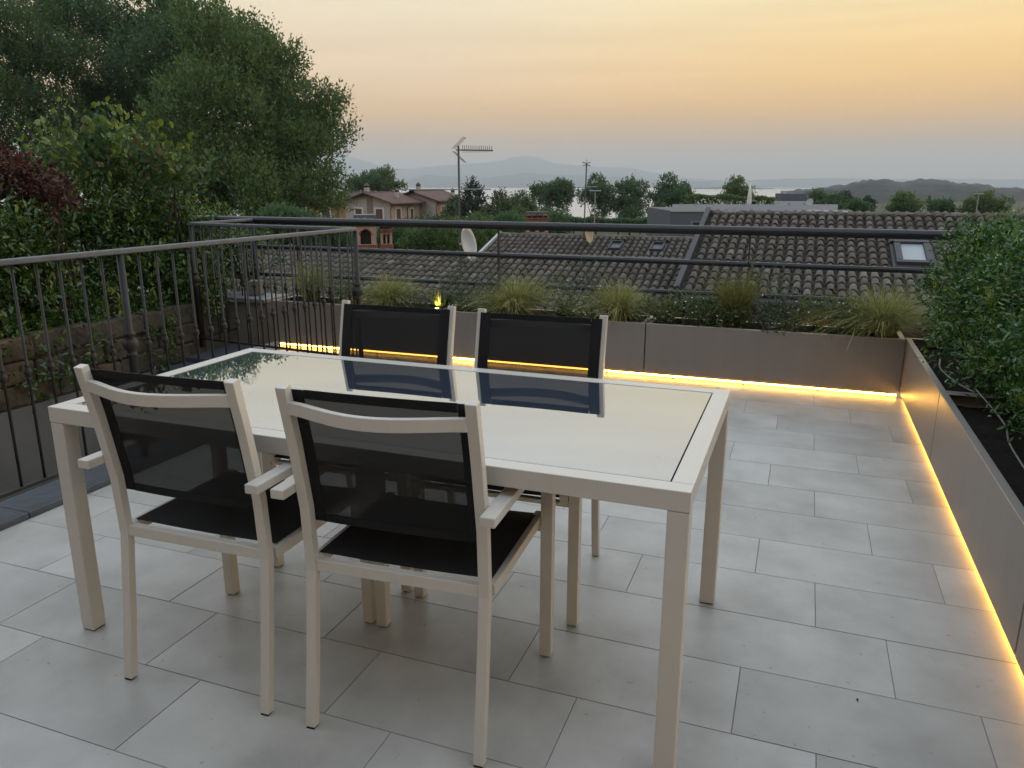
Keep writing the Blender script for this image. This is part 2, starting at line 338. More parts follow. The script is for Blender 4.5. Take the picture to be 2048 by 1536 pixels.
def glass_top_mat():
    m = bpy.data.materials.new('mirror_bright_lacquered_glass'); m.use_nodes = True; t = m.node_tree; b = t.nodes['Principled BSDF']
    b.inputs['Base Color'].default_value = (.05, .07, .105, 1); b.inputs['Roughness'].default_value = .012
    b.inputs['IOR'].default_value = 1.52
    g = t.nodes.new('ShaderNodeBsdfGlossy'); g.inputs['Roughness'].default_value = .008; g.inputs['Color'].default_value = (.86, .89, .94, 1)
    lw = t.nodes.new('ShaderNodeLayerWeight'); lw.inputs['Blend'].default_value = .5
    rr = t.nodes.new('ShaderNodeMapRange'); rr.inputs[1].default_value = .3; rr.inputs[2].default_value = .85; rr.inputs[3].default_value = .12; rr.inputs[4].default_value = .67
    t.links.new(lw.outputs['Facing'], rr.inputs[0])
    tc_ = t.nodes.new('ShaderNodeTexCoord'); n1 = t.nodes.new('ShaderNodeTexNoise'); n1.inputs['Scale'].default_value = 5; n1.inputs['Detail'].default_value = 6; n1.inputs['Distortion'].default_value = 1.5; t.links.new(tc_.outputs['Object'], n1.inputs[0])
    rg = t.nodes.new('ShaderNodeMapRange'); rg.inputs[1].default_value = .45; rg.inputs[2].default_value = .75; rg.inputs[3].default_value = .006; rg.inputs[4].default_value = .05; t.links.new(n1.outputs[0], rg.inputs[0]); t.links.new(rg.outputs[0], g.inputs['Roughness'])
    n2 = t.nodes.new('ShaderNodeTexNoise'); n2.inputs['Scale'].default_value = 55; n2.inputs['Detail'].default_value = 2; t.links.new(tc_.outputs['Object'], n2.inputs[0])
    sp_ = t.nodes.new('ShaderNodeMapRange'); sp_.inputs[1].default_value = .745; sp_.inputs[2].default_value = .79; sp_.inputs[3].default_value = 0; sp_.inputs[4].default_value = .5; t.links.new(n2.outputs[0], sp_.inputs[0])
    ms = t.nodes.new('ShaderNodeMixShader'); t.links.new(rr.outputs[0], ms.inputs[0]); t.links.new(b.outputs[0], ms.inputs[1]); t.links.new(g.outputs[0], ms.inputs[2])
    df = t.nodes.new('ShaderNodeBsdfDiffuse'); df.inputs[0].default_value = (.22, .20, .17, 1); m4 = t.nodes.new('ShaderNodeMixShader')
    t.links.new(sp_.outputs[0], m4.inputs[0]); t.links.new(ms.outputs[0], m4.inputs[1]); t.links.new(df.outputs[0], m4.inputs[2]); t.links.new(m4.outputs[0], t.nodes['Material Output'].inputs[0])
    return m
M['glasstop'] = glass_top_mat()
def emit(name, c, s):
    m = bpy.data.materials.new(name); m.use_nodes = True; t = m.node_tree; t.nodes.clear()
    e = t.nodes.new('ShaderNodeEmission'); e.inputs[0].default_value = (*c, 1); e.inputs[1].default_value = s
    o = t.nodes.new('ShaderNodeOutputMaterial'); t.links.new(e.outputs[0], o.inputs[0]); return m
M['led'] = emit('warm_led', (1.0, .50, .085), 17); M['led2'] = emit('warm_led_side', (1.0, .48, .075), 12)
M['spotled'] = emit('spot_led', (1.0, .72, .22), 12)
G = lambda a, b, c: [(0, a), (.55, b), (1, c)]
M['treeleaf'] = leafmat('lime_tree_leaf', [(0, (0.057, 0.109, 0.040)), (0.6, (0.100, 0.170, 0.049)), (0.93, (0.157, 0.217, 0.056)), (1, (0.200, 0.188, 0.059))], .5, 0.5)
M['darkleaf'] = leafmat('dark_tree_leaf', [(0, (0.043, 0.098, 0.045)), (0.6, (0.077, 0.150, 0.057)), (1, (0.125, 0.193, 0.065))], .5, 0.48)
M['brownleaf'] = leafmat('russet_leaf', [(0, (0.039, 0.095, 0.034)), (0.55, (0.072, 0.139, 0.043)), (0.85, (0.105, 0.133, 0.041)), (1, (0.148, 0.103, 0.036))], .5, 0.48)
M['coniferleaf'] = leafmat('conifer_spray', [(0, (.014, .032, .022)), (.6, (.024, .048, .03)), (1, (.04, .066, .035))], .6, .1)
M['paleleaf'] = leafmat('pale_green_leaf', [(0, (.045, .075, .025)), (.6, (.075, .11, .035)), (1, (.11, .14, .05))], .5, .35)
M['redleaf'] = leafmat('red_creeper_leaf', [(0, (.05, .04, .02)), (.3, (.075, .022, .02)), (.75, (.13, .034, .03)), (1, (.10, .09, .04))], .5, .3)
M['laurel'] = leafmat('glossy_laurel_leaf', [(0, (0.028, 0.067, 0.016)), (0.55, (0.055, 0.118, 0.025)), (0.88, (0.103, 0.174, 0.035)), (1, (0.172, 0.235, 0.047))], .27, .25, .62)
M['hedgeleaf'] = leafmat('glossy_pittosporum_leaf', [(0, (0.024, 0.081, 0.020)), (0.6, (0.054, 0.137, 0.031)), (0.88, (0.096, 0.202, 0.037)), (1, (0.168, 0.282, 0.041))], .27, .28, .6)
M['newleaf'] = leafmat('young_shoot_leaf', [(0, (0.105, 0.168, 0.022)), (1, (0.195, 0.252, 0.039))], .4, .35)
M['blade'] = leafmat('straw_green_grass', [(0, (0.146, 0.197, 0.052)), (0.5, (0.291, 0.309, 0.098)), (1, (0.553, 0.491, 0.221))], .6, .35, .3)
M['tallblade'] = leafmat('yellow_green_grass', [(0, (0.103, 0.127, 0.029)), (0.6, (0.196, 0.196, 0.046)), (1, (0.299, 0.253, 0.081))], .6, .35, .3)
M['herb'] = leafmat('small_herb_leaf', [(0, (0.044, 0.081, 0.025)), (0.6, (0.075, 0.119, 0.037)), (1, (0.112, 0.163, 0.050))], .5, .3)
M['greyherb'] = leafmat('grey_green_herb_leaf', [(0, (0.055, 0.078, 0.046)), (0.6, (0.086, 0.118, 0.065)), (1, (0.133, 0.164, 0.098))], .6, .3)
M['daisyleaf'] = leafmat('daisy_leaf', [(0, (.05, .08, .025)), (.6, (.095, .125, .04)), (1, (.17, .17, .06))], .6, .3)
M['petal'] = pmat('white_petal', (.62, .62, .58), .6)
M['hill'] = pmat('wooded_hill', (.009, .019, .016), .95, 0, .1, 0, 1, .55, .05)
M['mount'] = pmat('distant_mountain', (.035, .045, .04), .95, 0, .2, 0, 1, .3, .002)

# ------------------------------------------------------------------ the wide setting: ground, lake, hills, air
def ground_z(x, y):
    s = x*-.34 + y*.94
    for a, za, b, zb in ((-1e5, -4.6, 30, -4.6), (30, -4.6, 120, -8.5), (120, -8.5, 330, -13.6), (330, -13.6, 600, -18)):
        if s <= b: return za + (zb-za)*max(0, s-a)/(b-a)
    return -18.0
xs = [-16000, -6000, -2500, -1200] + list(range(-700, 701, 50)) + [1200, 2500, 6000, 16000]
ys = [-1500, -400, -60] + list(range(0, 200, 20)) + list(range(200, 1001, 50)) + [1500, 3000, 6000, 15500]
gv = [(x, y, max(ground_z(x, y), -12.6) if x >= 50 and 100 <= y <= 1600 else ground_z(x, y)) for y in ys for x in xs]; nx = len(xs)
gf = [(j*nx+i, j*nx+i+1, (j+1)*nx+i+1, (j+1)*nx+i) for j in range(len(ys)-1) for i in range(nx-1)]
gm = MB(); gm.v = gv; gm.f = gf
tag(gm.build('ground', M['ground']), kind='structure')
wm = bpy.data.materials.new('lake_water'); wm.use_nodes = True; t = wm.node_tree; b = t.nodes['Principled BSDF']
b.inputs['Base Color'].default_value = (.10, .115, .12, 1); b.inputs['Roughness'].default_value = .42; b.inputs['IOR'].default_value = 1.33
c = t.nodes.new('ShaderNodeTexCoord'); mp2 = t.nodes.new('ShaderNodeMapping'); mp2.inputs['Scale'].default_value = (.01, .035, .02)
n = t.nodes.new('ShaderNodeTexNoise'); n.inputs['Scale'].default_value = 3; n.inputs['Detail'].default_value = 5
t.links.new(c.outputs['Object'], mp2.inputs[0]); t.links.new(mp2.outputs[0], n.inputs[0])
bp = t.nodes.new('ShaderNodeBump'); bp.inputs['Strength'].default_value = .25; bp.inputs['Distance'].default_value = 1.0
t.links.new(n.outputs[0], bp.inputs['Height']); t.links.new(bp.outputs[0], b.inputs['Normal'])
gl = t.nodes.new('ShaderNodeBsdfGlossy'); gl.inputs['Color'].default_value = (.66, .65, .65, 1); gl.inputs['Roughness'].default_value = .36; t.links.new(bp.outputs[0], gl.inputs['Normal'])
ms_ = t.nodes.new('ShaderNodeMixShader'); ms_.inputs[0].default_value = .85; t.links.new(b.outputs[0], ms_.inputs[1]); t.links.new(gl.outputs[0], ms_.inputs[2]); t.links.new(ms_.outputs[0], t.nodes['Material Output'].inputs[0])
lk = MB(); lk.add([(-15000, 150, -14), (15000, 150, -14), (15000, 15000, -14), (-15000, 15000, -14)], [(0, 1, 2, 3)])
tag(lk.build('lake', wm), kind='structure')

def range_mesh(name, prof, d, depth, zbase, mat, rough=0, step=10, fronts=7, seed=0, label=None, near=1.0):
    """a ridge whose crest follows (px, py) points at distance d, falling away to the front and to the back"""
    px = [q[0] for q in prof]; py = [q[1] for q in prof]
    cols = np.arange(px[0], px[-1]+.1, step); V = []; nj = 2*fronts+1
    for cx in cols:
        y_ = np.interp(cx, px, py); top = at(cx, y_, d); dirv = Vector((top.x, top.y, 0)).normalized()
        for j in range(-fronts, fronts+1):
            k = j/fronts; h = (1-abs(k))**1.25 if j else 1
            p = Vector((top.x, top.y, 0)) + dirv*k*depth*(near if k < 0 else 1.0)
            z = zbase + (top.z-zbase)*h
            z += rough*noise.noise(Vector((p.x/60+seed, p.y/60, 0)))*min(1, h*3) + .5*rough*noise.noise(Vector((p.x/17, p.y/17, 3)))*min(1, h*3)
            V.append((p.x, p.y, z))
    Fc = [(i*nj+j, (i+1)*nj+j, (i+1)*nj+j+1, i*nj+j+1) for i in range(len(cols)-1) for j in range(nj-1)]
    m_ = MB(); m_.v = V; m_.f = Fc
    return tag(m_.build(name, mat, smooth=True), label=label, kind='structure')
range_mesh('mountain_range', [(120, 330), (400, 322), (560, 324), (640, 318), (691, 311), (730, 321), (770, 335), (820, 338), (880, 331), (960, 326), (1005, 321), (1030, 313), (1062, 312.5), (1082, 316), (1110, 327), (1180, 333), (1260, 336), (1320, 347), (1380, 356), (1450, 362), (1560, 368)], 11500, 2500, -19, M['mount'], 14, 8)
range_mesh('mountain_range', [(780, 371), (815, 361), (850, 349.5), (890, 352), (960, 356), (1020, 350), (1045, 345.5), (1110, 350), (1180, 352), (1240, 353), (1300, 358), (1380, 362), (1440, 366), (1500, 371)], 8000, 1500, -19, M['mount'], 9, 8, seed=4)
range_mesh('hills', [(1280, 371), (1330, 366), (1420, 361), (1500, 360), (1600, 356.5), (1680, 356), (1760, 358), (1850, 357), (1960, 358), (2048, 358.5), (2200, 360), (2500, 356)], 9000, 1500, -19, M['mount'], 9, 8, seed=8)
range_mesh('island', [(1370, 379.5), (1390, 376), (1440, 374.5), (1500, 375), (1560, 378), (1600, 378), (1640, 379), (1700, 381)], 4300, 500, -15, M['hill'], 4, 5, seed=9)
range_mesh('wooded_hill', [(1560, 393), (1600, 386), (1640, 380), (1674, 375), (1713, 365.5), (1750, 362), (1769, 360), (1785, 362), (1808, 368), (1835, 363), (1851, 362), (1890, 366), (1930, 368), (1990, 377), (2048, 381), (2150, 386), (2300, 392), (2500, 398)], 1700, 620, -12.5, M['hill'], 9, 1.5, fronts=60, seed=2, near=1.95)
hz = MB(); hz.box((-16600, -1600, -20), (16600, 15600, 470))
hm = bpy.data.materials.new('evening_air'); hm.use_nodes = True; t = hm.node_tree; t.nodes.clear()
pv = t.nodes.new('ShaderNodeVolumePrincipled'); pv.inputs['Color'].default_value = (.85, .94, 1.0, 1); pv.inputs['Density'].default_value = 1.8e-4; pv.inputs['Anisotropy'].default_value = 0.0
o_ = t.nodes.new('ShaderNodeOutputMaterial'); t.links.new(pv.outputs[0], o_.inputs['Volume'])
HAZE = tag(hz.build('haze', hm), kind='stuff')

# ------------------------------------------------------------------ terrace
ROW0, TW, TL, JX = 1.1791, .30330, .61721, .34485
X_KERB, X_PL, Y_PL = -2.98, .685, 5.53
sb = MB()
out_ = [(-3.2, -2.1), (1.32, -2.1), (1.32, 6.12), (-4.45, 6.12), (-4.45, 5.0), (-3.2, 5.0)]
nq = len(out_)
sb.add([(x, y, -.40) for x, y in out_] + [(x, y, -.0016) for x, y in out_], [tuple(range(nq-1, -1, -1)), tuple(range(nq, 2*nq))] + [(i, (i+1) % nq, (i+1) % nq+nq, i+nq) for i in range(nq)])
floor = tag(sb.build('terrace_floor', M['grout']), kind='structure')
tile_cache = {}
def floor_tile(x0, x1, y0, y1):
    w, h = round(x1-x0-.0025, 4), round(y1-y0-.0025, 4)
    if w < .02 or h < .02: return
    if (w, h) not in tile_cache:
        tile_cache[(w, h)] = MB().box((-w/2, -h/2, -.0014), (w/2, h/2, 0)).mesh('floor_tile', M['tile'], .0006, seg=1)
    o = link('floor_tile', tile_cache[(w, h)], floor); o.location = ((x0+x1)/2, (y0+y1)/2, .0006*rnd.random())
for k in range(-10, 17):
    y0 = ROW0 + k*TW; y1 = y0 + TW; off = JX - .2047*k
    lim = [(-2.975, 1.28)]
    if y0 > 5.0: lim = [(-4.42, 1.28)]
    for a, b_ in lim:
        n0 = math.floor((a-off)/TL)
        for q in range(n0, n0+12):
            xa, xb = max(a, off+q*TL), min(b_, off+(q+1)*TL)
            if xb-xa > .03: floor_tile(xa, xb, y0, y1)
# slate kerb slabs under the balustrade
kb = tag(MB().box((-3.19, -2.1, -.4), (-2.99, 4.99, -.004)).build('kerb', M['mortar']), kind='structure')
y = -2.1
while y < 4.95:
    o = MB().box((-3.2, y+.002, -.004), (X_KERB, min(y+1.05, 4.99), .028)).build('slab', M['slate'], kb, .003); y += 1.052
# stairwell beside the terrace
tag(MB().box((-4.8, -1.3, -2.9), (-3.2, 3.2, -2.8)).build('stairwell_floor', M['slate']), kind='structure')
sw = thing('stairs', 'dark slate steps going down behind the iron balustrade', 'stairs', (-4.0, 4.9, 0))
for k in range(8):
    z = -.06-.17*k; y1 = .02-.27*k
    MB().box((-.78, y1-.29, z-.04), (.78, y1, z)).build('step', M['slate'], sw, .004)
    MB().box((-.77, y1-.26, z-.16), (.77, y1-.02, z-.041)).build('riser', M['plaster'], sw)
MB().box((-.78, .025, -.10), (-.46, .62, -.02)).build('landing', M['slate'], sw, .004)

hw = thing('house_wall', 'warm plastered house wall with a terrace door opening', 'house wall', (-1, -2.11, 0))
tag(hw, kind='structure')
MB().box((-6.2, -.3, -3), (-.9, 0, 5.6)).box((.9, -.3, -3), (5.0, 0, 5.6)).box((-.9, -.3, 2.3), (.9, 0, 5.6)).build('wall', M['wallwarm'], hw)
MB().box((-.9, -.2, 0), (.9, -.16, 2.3)).build('door', M['paleglass'], hw)
MB().box((-.98, 0.002, 0), (-.9, .03, 2.38)).box((.9, 0.002, 0), (.98, .03, 2.38)).box((-.9, .002, 2.3), (.9, .03, 2.38)).build('door_frame', M['white_alu'], hw, .003)

# stone wall on the far side of the stairwell
wl = thing('stone_wall', 'mossy brown stone wall above a grey plastered base across the stairwell', 'wall', (-4.8, 2.5, 0))
MB().box((-.28, -3.8, -3.0), (0, 2.75, -.07)).build('plaster_base', M['plaster'], wl)
MB().box((-.27, -3.8, -.069), (-.03, 2.75, .34)).build('mortar_core', M['mortar'], wl)
M['stone2'] = pmat('ochre_brown_stone', (.13, .095, .062), .9, 0, .3, .9, 30, .6, 7)
z0 = -.066
while z0 < .30:
    h = rnd.uniform(.10, .17); y = -2.0-rnd.random()*.2
    while y < 2.7:
        ln = rnd.uniform(.16, .5); m_ = MB(); d_ = rnd.uniform(-.015, .02); a_, b_ = y+.003, min(y+ln, 2.74)-.003; q = [rnd.uniform(-.012, .012) for _ in range(4)]
        m_.add([(-.10, a_, z0), (d_, a_, z0), (d_, b_, z0), (-.10, b_, z0), (-.10, a_, z0+h-.008+q[0]), (d_, a_, z0+h-.008+q[0]), (d_, b_, z0+h-.008+q[1]), (-.10, b_, z0+h-.008+q[1])],
               [(0, 3, 2, 1), (4, 5, 6, 7), (0, 1, 5, 4), (1, 2, 6, 5), (2, 3, 7, 6), (3, 0, 4, 7)])
        m_.build('stone', M['stone2'] if rnd.random() < .3 else M['stone'], wl, .018, seg=2); y += ln
    z0 += h
lw_ = thing('low_wall', 'low grey plastered wall with a flat cap beyond the stairhead', 'low wall', (-5.35, 5.78, 0))
MB().box((-.9, -.15, -.4), (.88, .15, .35)).build('wall', M['plaster'], lw_)
for k in range(3): MB().box((-.92+k*.605, -.18, .352), (-.92+k*.605+.6, .18, .39)).build('cap_stone', M['galv'], lw_, .004)
sb_ = MB().box((-.055, -.07, 0), (.055, .07, .13)).build('stone_block', M['plaster'], None, .008); sb_.location = (-4.72, 5.84, .392); sb_.rotation_euler = (0, 0, .25)
tag(sb_, 'small pale stone block lying on the low wall cap', 'stone block')

# ------------------------------------------------------------------ planters
def planter(name, label, x0, x1, y0, y1, face, group, z0=.035, z1=.398):
    c = ((x0+x1)/2, (y0+y1)/2); t = thing(name, label, 'planter', (c[0], c[1], 0), 0, group)
    a, b = x0-c[0], x1-c[0]; d, e = y0-c[1], y1-c[1]; th = .004; fl = .032
    # walls with folded-in rims; butted so no faces coincide
    MB().box((a, d, z0), (b, d+th, z1-.0045)).build('front_panel' if face == 'y' else 'side_panel', M['planter'], t, .0015)
    MB().box((a, e-th, z0), (b, e, z1-.0045)).build('back_panel' if face == 'y' else 'side_panel', M['planter'], t, .0015)
    MB().box((a, d+th, z0), (a+th, e-th, z1-.0045)).build('side_panel' if face == 'y' else 'front_panel', M['planter'], t, .0015)
    MB().box((b-th, d+th, z0), (b, e-th, z1-.0045)).build('side_panel' if face == 'y' else 'back_panel', M['planter'], t, .0015)
    MB().box((a, d, z1-.004), (b, d+fl, z1)).box((a, e-fl, z1-.004), (b, e, z1)).box((a, d+fl, z1-.004), (a+fl, e-fl, z1)).box((b-fl, d+fl, z1-.004), (b, e-fl, z1)).build('rim', M['rim'], t, .001)
    nxs, nys = max(4, int((b-a)/.06)), max(4, int((e-d)/.06)); V = []; Fc = []
    for j in range(nys+1):
        for i in range(nxs+1):
            X = a+.006+(b-a-.012)*i/nxs; Y = d+.006+(e-d-.012)*j/nys
            V.append((X, Y, z1-.06+.018*noise.noise(Vector((X*9+c[0], Y*9+c[1], 0)))))
    for j in range(nys):
        for i in range(nxs): Fc.append((j*(nxs+1)+i, j*(nxs+1)+i+1, (j+1)*(nxs+1)+i+1, (j+1)*(nxs+1)+i))
    m_ = MB(); m_.v = V; m_.f = Fc; tag(m_.build('soil', M['soil'], t, smooth=True), kind='stuff')
    for sx in (a+.08, b-.08):
        for sy in (d+.09, e-.06): MB().box((sx-.02, sy-.02, .003), (sx+.02, sy+.02, z0-.001)).build('foot', M['black'], t)
    return t
GP = 'taupe metal planters round the terrace'
Y1P = 5.885
planter('planter', 'taupe metal planter behind the iron balusters, farthest along the back', -4.33, -2.735, Y_PL, Y1P, 'y', GP)
planter('planter', 'taupe metal planter behind the two far chairs with the lit plant', -2.727, -1.034, Y_PL, Y1P, 'y', GP)
planter('planter', 'taupe metal planter with daisies at the glowing terrace corner', -1.026, .681, Y_PL, Y1P, 'y', GP)
planter('planter', 'taupe metal planter along the side nearest the back corner, holding the far hedge', X_PL, 1.07, 4.127, 5.60, 'x', GP)
planter('planter', 'long taupe metal planter in the middle of the side, under the glossy hedge', X_PL, 1.07, 2.378, 4.119, 'x', GP)
planter('planter', 'taupe metal planter at the near end of the side, cut by the picture edge', X_PL, 1.07, .62, 2.370, 'x', GP)

# warm light strips under the planters
def strip(label, p0, p1, along):
    t = thing('light_strip', label, 'light strip', ((p0[0]+p1[0])/2, (p0[1]+p1[1])/2, 0), 0, 'warm light strips under the planters')
    L = (Vector(p1)-Vector(p0)).length/2
    n = max(1, round(2*L/1.0)); seg = 2*L/n
    for k in range(n):
        a, b = -L+k*seg+.004, -L+(k+1)*seg-.004
        if along == 'x': MB().box((a, -.004, .012), (b, .004, .023)).build('tube', M['led'], t); 
        else: MB().box((-.004, a, .012), (.004, b, .023)).build('tube', M['led2'], t)
    for k in range(n*2+1):
        q = -L+k*seg/2
        if along == 'x': MB().box((q-.006, -.008, .003), (q+.006, .012, .0105)).build('clip', M['galv'], t)
        else: MB().box((-.008, q-.006, .003), (.012, q+.006, .0105)).build('clip', M['galv'], t)
    return t
strip('glowing yellow light strip at the foot of the back planters', (-4.28, 5.535, 0), (.672, 5.535, 0), 'x')
strip('glowing yellow light strip tucked under the side planters', (.715, .7, 0), (.715, 5.50, 0), 'y')
# pale irrigation hose lying in the side planter
hp = [(.84, 5.2, .36), (.80, 4.9, .352), (.83, 4.6, .35), (.87, 4.35, .36), (.845, 4.2, .41), (.86, 4.06, .40), (.90, 3.8, .352), (.86, 3.5, .35), (.84, 3.1, .352), (.82, 2.7, .352)]
hp2 = []
for i_ in range(len(hp)-1):
    p0, p1, p2, p3 = [Vector(hp[max(0, min(len(hp)-1, i_+k))]) for k in (-1, 0, 1, 2)]
    for q in range(6):
        t_ = q/6; hp2.append(.5*((2*p1)+(p2-p0)*t_+(2*p0-5*p1+4*p2-p3)*t_*t_+(3*p1-p0-3*p2+p3)*t_**3))
tag(MB().tube(hp2, .0042, 6).build('irrigation_hose', M['galv'], smooth=True), 'thin pale irrigation hose lying on the soil of the side planter', 'hose')

# ------------------------------------------------------------------ balustrade and railings
bal = thing('balustrade', 'dark wrought iron balustrade with knobbed balusters round the stairwell', 'balustrade', (-3.07, 4.93, 0))
def lathe_mesh(name, prof, n): return MB().lathe(prof, n).mesh(name, M['iron'], smooth=True)
B0, B1 = .115, 1.052
rB = .0062
bal_me = lathe_mesh('baluster', [(rB, B0), (rB, .555), (.010, .560), (.010, .567), (rB+.001, .571), (.0145, .582), (.0175, .594), (.0145, .606), (rB+.001, .617), (.010, .621), (.010, .628), (rB, .633), (rB, B1)], 8)
post_me = lathe_mesh('post', [(.019, .03), (.019, .545), (.025, .552), (.027, .560), (.025, .568), (.02, .574), (.034, .592), (.039, .612), (.034, .632), (.02, .650), (.026, .656), (.028, .664), (.025, .672), (.018, .682), (.0165, B1)], 12)
for r_ in (bal_me, post_me): pass
def run(p, q, posts=(0, 1), pitch=.1095, knob_post=True):
    p, q = Vector(p), Vector(q); L = (q-p).length; d = (q-p)/L
    rl = lambda name, w, z0, z1, mat: None
    ang = math.atan2(d.y, d.x)
    for name, w, z0, z1, mat in (('top_rail', .019, 1.053, 1.078, M['toprail']), ('bottom_rail', .012, .098, .114, M['iron'])):
        m_ = MB().box((0, -w, z0), (L, w, z1)).build(name, mat, bal, .006 if name == 'top_rail' else .002, seg=3)
        m_.location = p-Vector(bal.location); m_.location.z = 0; m_.rotation_euler = (0, 0, ang)
    n = int(round(L/pitch))
    for k in range(n+1):
        f = k/n; pos = p+d*L*f-Vector(bal.location); pos.z = 0
        isp = any(abs(f*L-x) < pitch*.5 for x in posts)
        o = link('post' if isp else 'baluster', post_me if isp else bal_me, bal); o.location = pos; o.rotation_euler = (0, 0, rnd.random())
run((-3.07, 4.93, 0), (-3.07, .83, 0), posts=(0, 2.13, 4.1))
run((-3.11, 4.935, 0), (-4.76, 5.12, 0), posts=(1.66,))
run((-4.77, 5.165, 0), (-4.82, 5.97, 0), posts=(.80,))

rail = thing('railing', 'charcoal tube railing with three bars behind the back planters', 'railing', (-2.5, 6.0, 0))
def bar(name, par, a, b, r_, mat=M['railpaint']):
    org = Vector(par.location); return MB().tube([Vector(a)-org, Vector(b)-org], r_, 14).build(name, mat, par, smooth=False)
bar('top_rail', rail, (-6.6, 6.0, 1.066), (1.235, 6.0, 1.046), .033)
bar('middle_rail', rail, (-6.6, 6.0, .825), (1.2, 6.0, .80), .020)
bar('bottom_rail', rail, (-6.6, 6.0, .560), (1.2, 6.0, .578), .019)
for x in (-4.35, -2.365, -.372, 1.2):
    MB().box((x+2.5-.005, -.02, -.3), (x+2.5+.005, .02, 1.03)).build('post', M['railpaint'], rail, .001)
rail2 = thing('railing', 'charcoal tube railing running along the side behind the glossy hedge', 'railing', (1.2, 3.0, 0))
bar('top_rail', rail2, (1.2, 5.96, 1.052), (1.2, .3, 1.046), .026, M['toprail'])
bar('middle_rail', rail2, (1.2, 5.96, .80), (1.2, .3, .80), .02)
bar('bottom_rail', rail2, (1.2, 5.96, .575), (1.2, .3, .575), .019)
for y in (.4, 2.3, 4.2): MB().box((-.02, y-3-.005, -.3), (.02, y-3+.005, 1.02)).build('post', M['railpaint'], rail2, .001)

# ------------------------------------------------------------------ table
TX0, TX1, TY0, TY1, TZ = -2.048, -.177, 1.557, 2.461, .7395
tb = thing('dining_table', 'rectangular terrace table with a mirror bright glass top in a pale metal frame', 'table', ((TX0+TX1)/2, (TY0+TY1)/2, 0))
hx, hy = (TX1-TX0)/2, (TY1-TY0)/2; fwid = .05
MB().prism([(-hx, TZ-.048), (hx, TZ-.048), (hx, TZ), (-hx, TZ)], -hy, -hy+fwid).build('frame_rail', M['white_alu'], tb, .002)
MB().prism([(-hx, TZ-.048), (hx, TZ-.048), (hx, TZ), (-hx, TZ)], hy-fwid, hy).build('frame_rail', M['white_alu'], tb, .002)
for s in (-1, 1):
    a, b = (-hx, -hx+fwid) if s < 0 else (hx-fwid, hx)
    MB().box((a, -hy+fwid+.0004, TZ-.048), (b, hy-fwid-.0004, TZ)).build('frame_rail', M['white_alu'], tb, .002)
    for q in (-1, 1):
        ca, cb = (-hy, -hy+fwid) if q < 0 else (hy-fwid, hy)
        MB().box((a+.0006, ca+.0006, .004), (b-.0006, cb-.0006, TZ-.049)).build('leg', M['white_alu'], tb, .003)
        MB().box((a+.004, ca+.004, 0), (b-.004, cb-.004, .0038)).build('foot', M['black'], tb)
g_ = .0035
MB().box((-hx+fwid+g_, -hy+fwid+g_, TZ-.010), (hx-fwid-g_, hy-fwid-g_, TZ-.0015)).build('glass_top', M['glasstop'], tb, .001, seg=2)
MB().box((-hx+fwid+.0005, -hy+fwid+.0005, TZ-.022), (hx-fwid-.0005, hy-fwid-.0005, TZ-.0105)).build('glass_tray', M['black'], tb)
for s in (-.35, .35): MB().box((s-.02, -hy+fwid+.001, TZ-.046), (s+.02, hy-fwid-.001, TZ-.0225)).build('cross_bar', M['white_alu'], tb)

